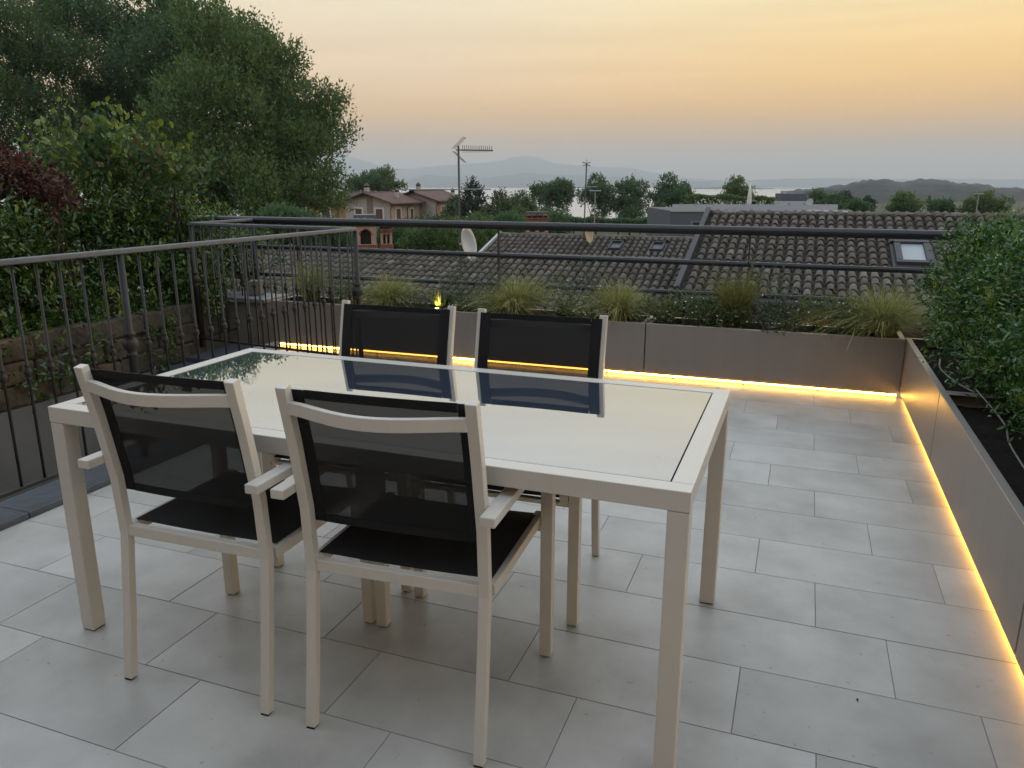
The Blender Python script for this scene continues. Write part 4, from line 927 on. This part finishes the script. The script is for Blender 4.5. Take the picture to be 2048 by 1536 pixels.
for nm, lab, px0, px1, pt, pb, mats in (('roof_chimney', 'black box chimney on the flat roof of the grey building', 1495, 1509, 400, 421, None), ('roof_cube', 'pale cube shaped plant housing with a dark top on the flat roof', 1562, 1613, 387, 422, 1)):
    p0, p1 = at(px0, pb, d_+1.9), at(px1, pt, d_+1.9); w = (px1-px0)/F*(d_+1.9); h = p1.z-p0.z
    t = thing(nm, lab, 'chimney' if mats is None else 'plant housing', (p0.x, p0.y, a_.z), YAW)
    h0 = p1.z-a_.z
    if mats is None:
        MB().box((0, 0, .001), (w, .45, h0*.85)).build('stack', M['black'], t, .01); MB().box((-.03, -.03, h0*.85+.001), (w+.03, .48, h0)).build('cap', M['midgrey'], t, .01)
    else:
        MB().box((0, 0, .001), (w, 1.5, h0*.52)).build('body', M['palegrey'], t, .02); MB().box((.04, .04, h0*.52+.001), (w-.04, 1.46, h0)).build('top', M['anth'], t, .02)
p = at(1620, 406, 47.5); t = thing('satellite_dish', 'small pale satellite dish beside the cube housing on the flat roof', 'satellite dish', p)
dish(t, (0, 0, 0), .26, R(-30), R(20), M['dish']); MB().tube([(0, .05, 0), (-.05, .12, -.6)], .02, 6).build('bracket', M['galv'], t)
p0, p1 = at(1618, 421, 44), at(1705, 424, 44)
tag(MB().tube([p0, p1], 0, sec=(.03, .25)).build('white_awning', M['trimwhite']), 'thin white awning edge beyond the big tiled roof ridge', 'awning')
p = at(1497, 421, 47.2); ph = at(1497, 363, 47.2).z-p.z; pr = thing('closed_parasol', 'closed white parasol standing on the flat roof', 'parasol', (p.x, p.y, a_.z))
hh = ph+p.z-a_.z
MB().tube([(0, 0, .0), (0, 0, hh)], .03, 6).build('pole', M['galv'], pr)
MB().lathe([(.10, .25), (.15, .4), (.10, hh*.6), (.035, hh-.05)], 8).build('canopy', M['trimwhite'], pr, smooth=True)

# ------------------------------------------------------------------ trees
def PL(*l):
    """crown lobes from (px, py, radius px, depth[, squash]) rows, in metres"""
    o = []
    for q in l:
        p = at(q[0], q[1], q[3]); r_ = q[2]*q[3]/F; s = q[4] if len(q) > 4 else 1.0
        o.append((p.x, p.y, p.z, r_, r_, r_*s))
    return o
def tree(name, label, lobes, nspr, slen, nl, ll, mat, seed, group='trees beyond the terrace', cat='tree', shell=.5, up=.5, lw=.55, trunk=.16, spread=.9, base=None, limbs=True, per=0):
    g = np.random.default_rng(seed)
    c = np.array([l[:3] for l in lobes]); cx, cy_ = c[:, 0].mean(), c[:, 1].mean()
    zg = ground_z(cx, cy_) if base is None else base
    t = thing(name, label, cat, (cx, cy_, zg), 0, group)
    Bp, Dp = crown_points(g, clumps(g, lobes, per) if per else lobes, nspr, shell, up)
    P, LD, N, LL = sprig_leaves(g, Bp-np.array([cx, cy_, zg]), Dp, slen, nl, ll, spread)
    leaves('crown', P, LD, N, LL, LL*lw, mat, t)
    low = min(l[2]-l[5]*.5 for l in lobes)-zg
    m_ = MB(); m_.tube([(0, 0, -.3), (.03*low, -.02*low, low*.5), (0, 0, max(low, .3)+.2)], [trunk*1.25, trunk, trunk*.8], 8)
    if limbs:
        for l in lobes:
            e = Vector((l[0]-cx, l[1]-cy_, l[2]-zg)); s = Vector((0, 0, max(low*.9, .2)))
            mid = s.lerp(e, .5)+Vector((0, 0, -.08*(e-s).length)); m_.tube([s, mid, e], [trunk*.6, trunk*.38, trunk*.12], 6)
    m_.build('trunk', M['bark'], t, smooth=True)
    return t
def FAR(k, *l): return PL(*[(q[0], q[1], q[2], q[3]*k) for q in l])
KT = 2.3
tree('lime_tree', 'broad dark green tree with the crown edge standing against the sky', FAR(KT, (430, 165, 110, 23), (515, 215, 110, 23), (600, 285, 78, 22.5), (555, 385, 92, 22), (455, 300, 135, 22), (645, 285, 48, 23), (622, 395, 56, 22), (480, 400, 100, 21.5), (545, 160, 52, 23), (400, 390, 90, 21), (480, 425, 75, 20.5), (400, 430, 70, 20.5), (560, 430, 60, 21), (472, 128, 40, 23.5), (655, 235, 34, 23)), 18500, 1.1, 10, .23, M['treeleaf'], 1, shell=.45, trunk=.4, up=1.0, lw=.55, per=12, spread=.6)
tree('lime_tree', 'tall dark tree at the back whose top just meets the top of the picture', FAR(KT, (300, 122, 104, 26), (215, 75, 85, 26), (330, 200, 110, 25), (392, 118, 58, 25), (290, 300, 110, 25.5), (240, 150, 90, 26), (130, 60, 70, 26), (345, 62, 40, 26)), 12500, 1.05, 10, .22, M['darkleaf'], 2, shell=.45, trunk=.4, up=1.0, lw=.55, per=12, spread=.6)
tree('maple_tree', 'dark russet tinged tree behind the red creeper', FAR(KT, (50, 90, 95, 23.5), (10, 210, 120, 22.5), (120, 190, 100, 23.5), (60, 320, 110, 22), (170, 340, 100, 22.2), (-90, 130, 120, 23), (270, 390, 80, 22)), 12000, 1.0, 10, .21, M['brownleaf'], 3, shell=.45, trunk=.4, up=1.0, lw=.55, per=12, spread=.6)
# far belt of trees towards the lake
FT = [
 ('tree', 'small grey green tree rising behind the gabled house ridge at its chimney', ((718, 372, 28, 128), (738, 365, 22, 129), (705, 392, 26, 128)), 'darkleaf'),
 ('tree', 'round feathery tree behind the middle of the gabled house roof', ((765, 366, 26, 131), (785, 380, 24, 130), (750, 385, 24, 131)), 'treeleaf'),
 ('tree', 'thin ragged tree beside the end of the salmon house', ((905, 415, 16, 118), (915, 430, 18, 117), (898, 440, 20, 117)), 'paleleaf'),
 ('round_tree', 'large round tree before the lake, nearest the willow', ((1105, 388, 40, 105), (1084, 396, 28, 105), (1128, 398, 28, 104), (1105, 410, 30, 104)), 'darkleaf'),
 ('round_tree', 'round tree crossed by the slim aerial mast', ((1188, 388, 34, 107), (1206, 402, 26, 106), (1172, 402, 22, 107), (1200, 425, 26, 106)), 'darkleaf'),
 ('round_tree', 'round tree directly past the grey street lamp', ((1260, 393, 36, 108), (1250, 410, 30, 107), (1275, 412, 26, 107), (1255, 434, 34, 106)), 'darkleaf'),
 ('round_tree', 'round tree beside the corner of the grey building', ((1345, 388, 34, 110), (1325, 400, 28, 110), (1362, 400, 26, 109), (1350, 412, 28, 108)), 'darkleaf'),
 ('round_tree', 'round tree rising over the hedge next to the white parasol', ((1470, 382, 23, 95), (1458, 392, 18, 95), (1486, 392, 18, 94)), 'treeleaf'),
 ('bush', 'pale wispy bush against bright water beside the grey building', ((1325, 440, 20, 80), (1318, 425, 14, 80)), 'paleleaf'),
 ('bush', 'broad dark bush past the cube housing', ((1650, 410, 26, 85), (1632, 405, 22, 86), (1672, 415, 22, 85)), 'darkleaf'),
 ('bush', 'low dome shaped bush before the wooded hill', ((1808, 415, 26, 75), (1790, 420, 20, 75), (1828, 420, 20, 75)), 'treeleaf'),
 ('bush', 'small pale bush between the pole and the dome shaped bush', ((1870, 419, 18, 80), (1890, 420, 16, 80)), 'darkleaf'),
 ('bush', 'wide bush behind the dark street lamp', ((1965, 412, 24, 78), (1990, 416, 24, 78), (1940, 420, 20, 78)), 'treeleaf'),
 ('bush', 'low bush between the conifers and the leaning pole', ((1720, 418, 16, 90), (1705, 420, 14, 90)), 'darkleaf'),
]
for k, (nm, lab, lb, mt) in enumerate(FT):
    d = lb[0][3]; px_area = sum(q[2]**2 for q in lb)
    lb = tuple((q[0], q[1], q[2]*.84)+q[3:] for q in lb)
    tree(nm, lab, PL(*lb), int(300+px_area*.42), .0055*d, 7, .0026*d+.02, M[mt], 100+k, shell=.5, up=.5, per=7, trunk=.15, cat='bush' if nm == 'bush' else 'tree')
NT = [
 ('conifer', 'tall dark conifer clump beside the roof aerial mast', ((945, 390, 11, 62, 2.2), (933, 408, 11, 62, 2.4), (958, 410, 11, 62, 2.3), (945, 430, 20, 61, 1.3), (946, 405, 15, 62, 2.2)), 'coniferleaf', .6),
 ('willow_tree', 'light green willow with feathery top', ((1000, 408, 14, 60, 1.4), (1016, 430, 24, 59), (985, 440, 24, 59), (1040, 448, 24, 58)), 'paleleaf', .9),
 ('tree', 'rounded brownish tree between the willow and the large round tree', ((1043, 407, 15, 70), (1050, 425, 18, 70), (1034, 424, 14, 70)), 'brownleaf', .4),
 ('tree', 'dark leafy tree under the large round tree', ((1085, 440, 20, 75), (1122, 446, 18, 72), (1062, 444, 20, 70)), 'darkleaf', .4),
 ('bush', 'green bush below the salmon house', ((855, 470, 30, 52), (815, 478, 28, 50), (885, 462, 24, 52)), 'paleleaf', .5),
 ('shrub', 'big dark shrub behind the white dish', ((880, 494, 40, 30), (930, 488, 38, 31), (840, 498, 36, 30), (965, 486, 32, 32)), 'treeleaf', .5),
 ('shrub', 'dark shrub between the brick chimney and the big dark shrub', ((805, 488, 36, 31), (835, 482, 34, 32), (780, 486, 30, 33)), 'darkleaf', .5),
 ('shrub', 'green shrub in front of the conifer clump', ((905, 470, 26, 44), (950, 466, 28, 43), (985, 470, 26, 40), (1020, 464, 24, 42)), 'treeleaf', .5),
 ('shrub', 'dark shrub below the orange house', ((600, 480, 50, 27), (660, 486, 40, 28), (560, 470, 50, 26.5), (695, 486, 30, 30)), 'darkleaf', .5),
 ('shrub', 'dark shrub behind the verge of the farther roof', ((1020, 462, 30, 36), (1050, 462, 22, 37), (1110, 455, 24, 40)), 'darkleaf', .4),
 ('cypress', 'slim dark cypress, first of a close pair before the wooded hill', ((1683, 410, 5, 95, 2.6),), 'coniferleaf', .9),
 ('cypress', 'slim dark cypress, second of a close pair before the wooded hill', ((1691, 409, 5, 97, 2.8),), 'coniferleaf', .9),
 ('cypress', 'slim dark cypress standing alone before the wooded hill', ((1735, 416, 5, 92, 2.0),), 'coniferleaf', .9),
]
for k, (nm, lab, lb, mt, up) in enumerate(NT):
    d = lb[0][3]; px_area = sum(q[2]**2 for q in lb)
    tree(nm, lab, PL(*lb), int(300+px_area*.6), .0065*d+.05, 8, .0022*d+.035, M[mt], 200+k, shell=.6, up=up, trunk=.08, cat={'conifer': 'tree', 'willow_tree': 'tree', 'tree': 'tree', 'cypress': 'tree'}.get(nm, 'shrub'), spread=.5 if nm in ('conifer', 'cypress') else .9)
def hedge(label, p0, p1, h, w, n, mat, seed, ll):
    g = np.random.default_rng(seed); p0, p1 = Vector(p0), Vector(p1); L = (p1-p0).length; d = (p1-p0)/L; sd_ = Vector((-d.y, d.x, 0))
    t = thing('hedge', label, 'hedge', p0, 0, 'clipped hedges before the lake')
    u = g.random(n)*L; v = (g.random(n)-.5)*w; z = h*(1-g.random(n)**2*.95)
    P = np.array(d)*u[:, None]+np.array(sd_)*v[:, None]; P[:, 2] += z+.12*h*np.sin(u*1.7)*np.cos(u*.9)
    D = nrm(g.normal(size=(n, 3))+np.array([0, 0, .6])); N = nrm(g.normal(size=(n, 3))+np.array([0, 0, .8]))
    leaves('foliage', P, D, N, ll*(.6+.8*g.random(n)), ll*.5, mat, t)
    m_ = MB()
    for k in range(max(2, int(L/2))): q = d*(L*(k+.5)/max(2, int(L/2))); m_.tube([q+Vector((0, 0, -.5)), q+Vector((0, 0, h*.8))], .06, 5)
    m_.build('stems', M['bark'], t)
hedge('dark clipped hedge under the far round trees', at(1125, 458, 68), at(1345, 458, 70), .85, 1.2, 6000, M['darkleaf'], 5, .22)
hedge('green hedge behind the pale parapet of the grey building', at(1372, 425, 55), at(1565, 425, 56), 1.1, .9, 7000, M['treeleaf'], 6, .15)

# ------------------------------------------------------------------ hedge over the stone wall and the red creeper
def shrub(name, label, cat, lobes, nspr, slen, nl, ll, lw, mat, seed, group, base, shoots=0, shmat=None, shell=.5, up=.45, spread=.9, per=9):
    g = np.random.default_rng(seed); c = np.array([l[:3] for l in lobes]); org = np.array([c[:, 0].mean(), c[:, 1].mean(), base])
    t = thing(name, label, cat, tuple(org), 0, group)
    Bp, Dp = crown_points(g, clumps(g, lobes, per, .34), nspr, shell, up, -.9); P, LD, N, LL = sprig_leaves(g, Bp-org, Dp, slen, nl, ll, spread)
    leaves('foliage', P, LD, N, LL, LL*lw, mat, t, oval=True)
    m_ = MB()
    for l in lobes:
        e = Vector(l[:3])-Vector(org)
        for k in range(3):
            s = Vector((e.x*.6+rnd.gauss(0, .08), e.y*.75+rnd.gauss(0, .1), 0)); q = e+Vector([rnd.gauss(0, l[3]*.35) for _ in range(3)])
            m_.tube([s, s.lerp(q, .5)+Vector((rnd.gauss(0, .04), rnd.gauss(0, .04), 0)), q], [.013, .010, .004], 5)
    tag(m_.build('branches', M['bark'], t), kind='stuff')
    if shoots:
        Bs, Ds = crown_points(g, lobes, shoots*3, .05, 1.2, .1); Bs, Ds = Bs[:shoots], Ds[:shoots]
        P, LD, N, LL = sprig_leaves(g, Bs-org, Ds, slen*1.3, nl+2, ll*1.05, .7)
        tag(leaves('young_shoots', P, LD, N, LL, LL*lw, shmat or M['newleaf'], t, oval=True), kind='stuff')
    return t
RC = [tuple(at(a, b, d))+(r_, r_, r_*.7) for a, b, d, r_ in ((15, 340, 5.4, .10), (42, 358, 5.4, .13), (72, 380, 5.4, .13), (105, 402, 5.4, .12), (40, 392, 5.4, .13))]
CR = [tuple(at(a, b, d))+(r_, r_, r_*.8) for a, b, d, r_ in ((185, 372, 6.3, .22), (270, 374, 6.4, .22), (350, 394, 6.5, .18), (130, 366, 6.4, .16), (220, 335, 6.4, .12))]
HG = 'shrubs growing over the stone wall'
shrub('laurel_hedge', 'glossy laurel hedge nearest us above the stone wall', 'hedge', [(-5.5, 2.4, .66, .55, .75, .42), (-5.6, 1.5, .6, .6, .7, .45), (-5.15, 2.7, .34, .40, .6, .32), (-5.15, 1.8, .28, .4, .6, .30), (-5.0, 2.3, .16, .2, .5, .22), (-5.6, 2.95, .82, .4, .4, .36)], 3500, .17, 9, .047, .46, M['laurel'], 31, HG, -.1, 40)
shrub('laurel_hedge', 'tangled laurel hedge with dry brown shoots in the middle above the stone wall', 'hedge', [(-5.6, 3.5, .88, .55, .7, .52), (-5.25, 3.7, .42, .40, .7, .36), (-5.7, 4.2, .92, .5, .6, .50), (-5.0, 3.4, .18, .2, .5, .24), (-5.0, 4.1, .14, .2, .4, .22)], 3500, .17, 9, .047, .46, M['laurel'], 32, HG, -.1, 110)
shrub('laurel_hedge', 'glossy laurel hedge ending at the corner of the tube railing', 'hedge', [(-5.6, 4.9, .84, .5, .7, .50), (-5.5, 5.4, .76, .45, .5, .46), (-5.15, 5.0, .40, .36, .6, .36), (-5.15, 5.55, .66, .3, .35, .36), (-5.35, 6.35, .52, .36, .5, .34), (-5.9, 6.6, .62, .4, .5, .36), (-5.05, 5.3, .46, .26, .4, .28), (-5.0, 4.7, .14, .2, .4, .22)], 3800, .16, 9, .047, .46, M['laurel'], 33, HG, -.1, 100)
shrub('climbing_rose', 'straggling climber with pale green and dry brown leaves sticking up over the hedge', 'climbing plant', CR, 200, .30, 8, .060, .62, M['brownleaf'], 34, HG, .9, 44, M['newleaf'], up=1.2, spread=.75, per=4)
shrub('red_creeper', 'red leaved creeper rising over the laurel hedge', 'climbing plant', RC, 300, .12, 8, .038, .55, M['redleaf'], 35, HG, .2, 0, None)

# ------------------------------------------------------------------ glossy hedge in the side planters
HS = 'glossy shrubs in the side planters'
shrub('pittosporum_shrub', 'tall glossy green shrub in the side planter at the back corner', 'shrub', [(1.13, 5.05, .78, .32, .38, .34), (1.10, 4.55, .70, .32, .36, .33), (1.22, 5.35, .84, .26, .28, .24), (1.18, 4.85, .86, .28, .32, .2), (1.06, 5.3, .6, .24, .26, .2), (.98, 4.75, .56, .20, .36, .17), (1.02, 4.35, .58, .22, .25, .18)], 4600, .11, 9, .030, .44, M['hedgeleaf'], 41, HS, .36, 90)
shrub('pittosporum_shrub', 'glossy green shrub in the middle side planter with pale young shoots', 'shrub', [(1.12, 3.9, .76, .30, .38, .34), (1.14, 3.4, .78, .30, .36, .34), (1.16, 2.95, .80, .30, .36, .34), (1.06, 3.7, .58, .20, .34, .18), (1.08, 3.2, .58, .20, .32, .18), (.99, 3.35, .52, .15, .4, .14), (.97, 3.9, .51, .14, .25, .12), (1.08, 4.0, .60, .2, .2, .18), (1.22, 3.6, .86, .22, .4, .14)], 4800, .11, 9, .030, .44, M['hedgeleaf'], 42, HS, .36, 90)
shrub('pittosporum_shrub', 'glossy green shrub spilling over the near side planter', 'shrub', [(1.16, 2.4, .80, .30, .40, .36), (1.18, 1.8, .80, .30, .40, .36), (1.12, 2.2, .58, .22, .34, .18)], 3000, .11, 9, .032, .44, M['hedgeleaf'], 43, HS, .36, 50)

# ------------------------------------------------------------------ plants in the back planters
def grass_tuft(label, x, y, z, n, h, spreadr, mat, seed, lean=(0, 0), upright=.55, wd=.0021, name='feather_grass', group='feather grasses in the back planters'):
    g = np.random.default_rng(seed); t = thing(name, label, 'ornamental grass', (x, y, z), 0, group)
    a = g.random(n)*2*np.pi; k = g.random(n)**.65*spreadr*(.7+.6*g.random(n)); hh = h*(.40+.62*g.random(n)**.8); r0_ = g.random(n)*.035
    dirs = np.stack([np.cos(a), np.sin(a), np.zeros(n)], 1); S_ = 6; V = []; 
    ph = g.random(n); g0 = g.normal(size=n)*.28
    rows = []
    for j in range(S_+1):
        s = j/S_
        outr = r0_ + k*hh*(s**1.7)*1.15; zz = hh*(s-.95*(k/max(spreadr, 1e-3))*s**2.6*(1.25-upright))
        P = dirs*outr[:, None]; P[:, 2] = zz; P[:, 0] += lean[0]*s*s*hh; P[:, 1] += lean[1]*s*s*hh
        cu = np.stack([np.cos(a+1.57), np.sin(a+1.57), 0*a], 1)*(g0*s*s*hh)[:, None]; P += cu+g.normal(size=P.shape)*.009*s*s
        w = wd*(1-.7*s); sdv = np.stack([-np.sin(a+ph*2), np.cos(a+ph*2), np.zeros(n)], 1)
        rows.append((P-sdv*w, P+sdv*w))
    V = np.stack([q for r_ in rows for q in r_], 1).reshape(-1, 3); m = 2*(S_+1); i = np.arange(n)[:, None]*m
    Fc = np.concatenate([i+np.array([[2*j, 2*j+1, 2*j+3, 2*j+2]]) for j in range(S_)])
    link('blades', npmesh('blades', V, Fc, M[mat]), t)
    MB().lathe([(.045, -.02), (.055, .01), (.035, .05)], 8).build('crown_base', M['stemgreen'], t)
    return t
PZ = .345; YB = 5.70
def xat(px, py): return aty(px, py, YB).x
grass_tuft('feather grass tuft behind the balusters at the end of the back planters', xat(622, 600), YB, PZ, 1300, .48, .6, 'blade', 51)
grass_tuft('feather grass tuft next to the iron corner post', xat(778, 612), YB, PZ, 2300, .37, 1.1, 'blade', 52, (.10, -.04))
grass_tuft('feather grass tuft behind the gap between the two far chairs', xat(1030, 628), YB, PZ, 2900, .42, 1.2, 'blade', 53, (.20, .03))
grass_tuft('feather grass tuft behind the outer far chair post', xat(1240, 640), YB, PZ, 2300, .41, .95, 'blade', 54, (-.07, .02))
grass_tuft('feather grass tuft drooping over the planter edge at the terrace corner', xat(1762, 668), YB-.02, PZ, 2700, .46, 1.15, 'blade', 55, (.05, -.05))
grass_tuft('tall upright yellow green grass behind the daisies by the thin rail post', xat(1470, 655), YB+.03, PZ, 700, .52, .42, 'tallblade', 56, (0, 0), .9, .003, 'upright_grass')
grass_tuft('short dark strappy grass beside the middle feather grass', xat(1130, 634), YB, PZ, 130, .22, .9, 'herb', 57, (0, 0), .6, .007, 'strappy_grass')
def herb(name, label, px, py, w, d_, h, n, mat, seed, flowers=0, ll=.022, slen=.10, yo=0.0):
    g = np.random.default_rng(seed); x = xat(px, py); t = thing(name, label, 'plant', (x, YB+yo, PZ), 0, 'herbs in the back planters')
    lob = [(0, 0, h*.5, w, d_, h*.55), (-w*.5, 0, h*.4, w*.6, d_, h*.45), (w*.5, 0, h*.4, w*.6, d_, h*.45)]
    Bp, Dp = crown_points(g, lob, n, .8, .8, -.6); P, LD, N, LL = sprig_leaves(g, Bp, Dp, slen, 7, ll, .8)
    leaves('foliage', P, LD, N, LL, LL*.42, M[mat], t)
    m_ = MB()
    for k in range(14): a_ = rnd.random()*6.28; m_.tube([(0.02*math.cos(a_), .02*math.sin(a_), -.03), (w*.6*math.cos(a_), d_*.6*math.sin(a_), h*.7)], [.003, .0015], 4)
    m_.build('stems', M['stemgreen'], t)
    if flowers:
        Bf, Df = crown_points(g, lob, flowers*2, .1, 1.0, .0); Bf = Bf[:flowers]+np.array([0, 0, .03]); V = []; Fc = []
        for q in Bf:
            nv_ = nrm(np.array([[g.normal()*.4, -.5+g.normal()*.3, 1.0]]))[0]; e1 = nrm(np.cross(nv_, [[1, 0, 0.01]]))[0]; e2 = np.cross(nv_, e1); b0 = len(V); rr = .0058*(.8+.5*g.random())
            V.append(q+nv_*.002); V += [q+rr*(e1*math.cos(6.2832*k/8)+e2*math.sin(6.2832*k/8)) for k in range(8)]
            Fc += [(b0, b0+1+k, b0+1+(k+1) % 8) for k in range(8)]
        tag(link('flowers', npmesh('flowers', np.array(V), np.array(Fc), M['petal']), t), kind='stuff')
    return t
herb('daisy_plant', 'bushy daisies dotted with small white flowers by the planter joint', 1395, 645, .27, .13, .20, 620, 'daisyleaf', 61, 40, .028)
herb('daisy_plant', 'bushy daisies with many white flowers beside the corner feather grass', 1655, 655, .23, .14, .22, 600, 'daisyleaf', 62, 60, .028, yo=-.02)
herb('fern_plant', 'small ferny plant between the daisies', 1545, 662, .12, .10, .14, 220, 'greyherb', 63, 0, .026, yo=-.06)
herb('herb_plant', 'low leafy herb beside the lit plant', 945, 626, .14, .10, .12, 260, 'herb', 64, 0)
herb('herb_plant', 'low dark herb next to the first chair top', 825, 620, .14, .10, .11, 240, 'greyherb', 65, 0)
herb('wispy_plant', 'tall wispy grey plant behind the lit plant', 935, 616, .26, .12, .32, 210, 'greyherb', 66, 0, .03, .15, .06)
herb('wispy_plant', 'wispy grey plant behind the strappy grass', 1140, 624, .28, .12, .30, 230, 'greyherb', 67, 10, .03, .15, .06)
herb('wispy_plant', 'wispy grey plant beyond the upright grass', 1530, 640, .22, .12, .36, 170, 'greyherb', 68, 14, .03, .15, .08)
herb('wispy_plant', 'wispy grey plant behind the balusters', 665, 606, .25, .12, .34, 200, 'greyherb', 69, 0, .03, .15, .06)
herb('herb_plant', 'low herb under the outer far chair grass', 1190, 640, .12, .08, .10, 200, 'herb', 70, 18, yo=-.07)
for k, (px_, lab) in enumerate(((705, 'low green filler plant by the foot of the iron corner post'), (985, 'low green filler plant before the wispy grey plant'), (1300, 'low green filler plant at the planter joint beside the far grass'), (1440, 'low green filler plant at the foot of the upright grass'), (1715, 'low green filler plant beneath the drooping corner grass'))):
    herb('filler_plant', lab, px_, 640, .15, .10, .11+.06*rnd.random(), 230, ('herb', 'greyherb', 'daisyleaf')[k % 3], 300+k, 0, .028, .09, rnd.uniform(-.03, .05))
# lit plant with its little spotlight
x = xat(880, 606)
t = thing('strappy_plant', 'small strappy plant glowing yellow in the planter spotlight', 'plant', (x, YB+.02, PZ))
g = np.random.default_rng(77); n = 95; a = g.random(n)*6.283; P = np.stack([.02*np.cos(a), .02*np.sin(a), 0*a], 1); D = nrm(np.stack([np.cos(a)*.75, np.sin(a)*.75, .7+.9*g.random(n)], 1))
leaves('leaves', P, D, nrm(np.stack([-np.cos(a), -np.sin(a), .8+0*a], 1)), .15+.12*g.random(n), .019, M['paleleaf'], t)
t = thing('garden_spotlight', 'tiny lit garden spotlight under the strappy plant', 'spotlight', (x+.02, YB-.10, PZ+.03))
MB().lathe([(.016, 0), (.018, .03)], 12).build('housing', M['black'], t)
MB().lathe([(.0145, .0305), (.0145, .033)], 12).build('lens', M['spotled'], t)
pl = bpy.data.lights.new('garden_spotlight_lamp', 'SPOT'); pl.energy = 2.0; pl.color = (1.0, .68, .18); pl.spot_size = R(110); pl.spot_blend = .6; pl.shadow_soft_size = .015
po = bpy.data.objects.new('lamp', pl); COL.objects.link(po); po.parent = t; po.location = (0, -.005, .037); po.rotation_euler = (R(143), 0, 0)

# small insect speck on the floor, as the photograph shows
p = Vector((0, 0, 0)); q = (1713-1024)/F*rv-(1399-768)/F*uv+fw; p = q*(-CAMZ/q.z)+Vector((0, 0, CAMZ))
m_ = MB(); m_.lathe([(.0006, 0), (.0022, .003), (.0024, .006), (.0006, .010)], 8); o = m_.build('beetle', M['black']); o.location = (p.x, p.y, .003); o.rotation_euler = (R(82), 0, .4)
tag(o, 'tiny black beetle on a floor tile', 'insect')
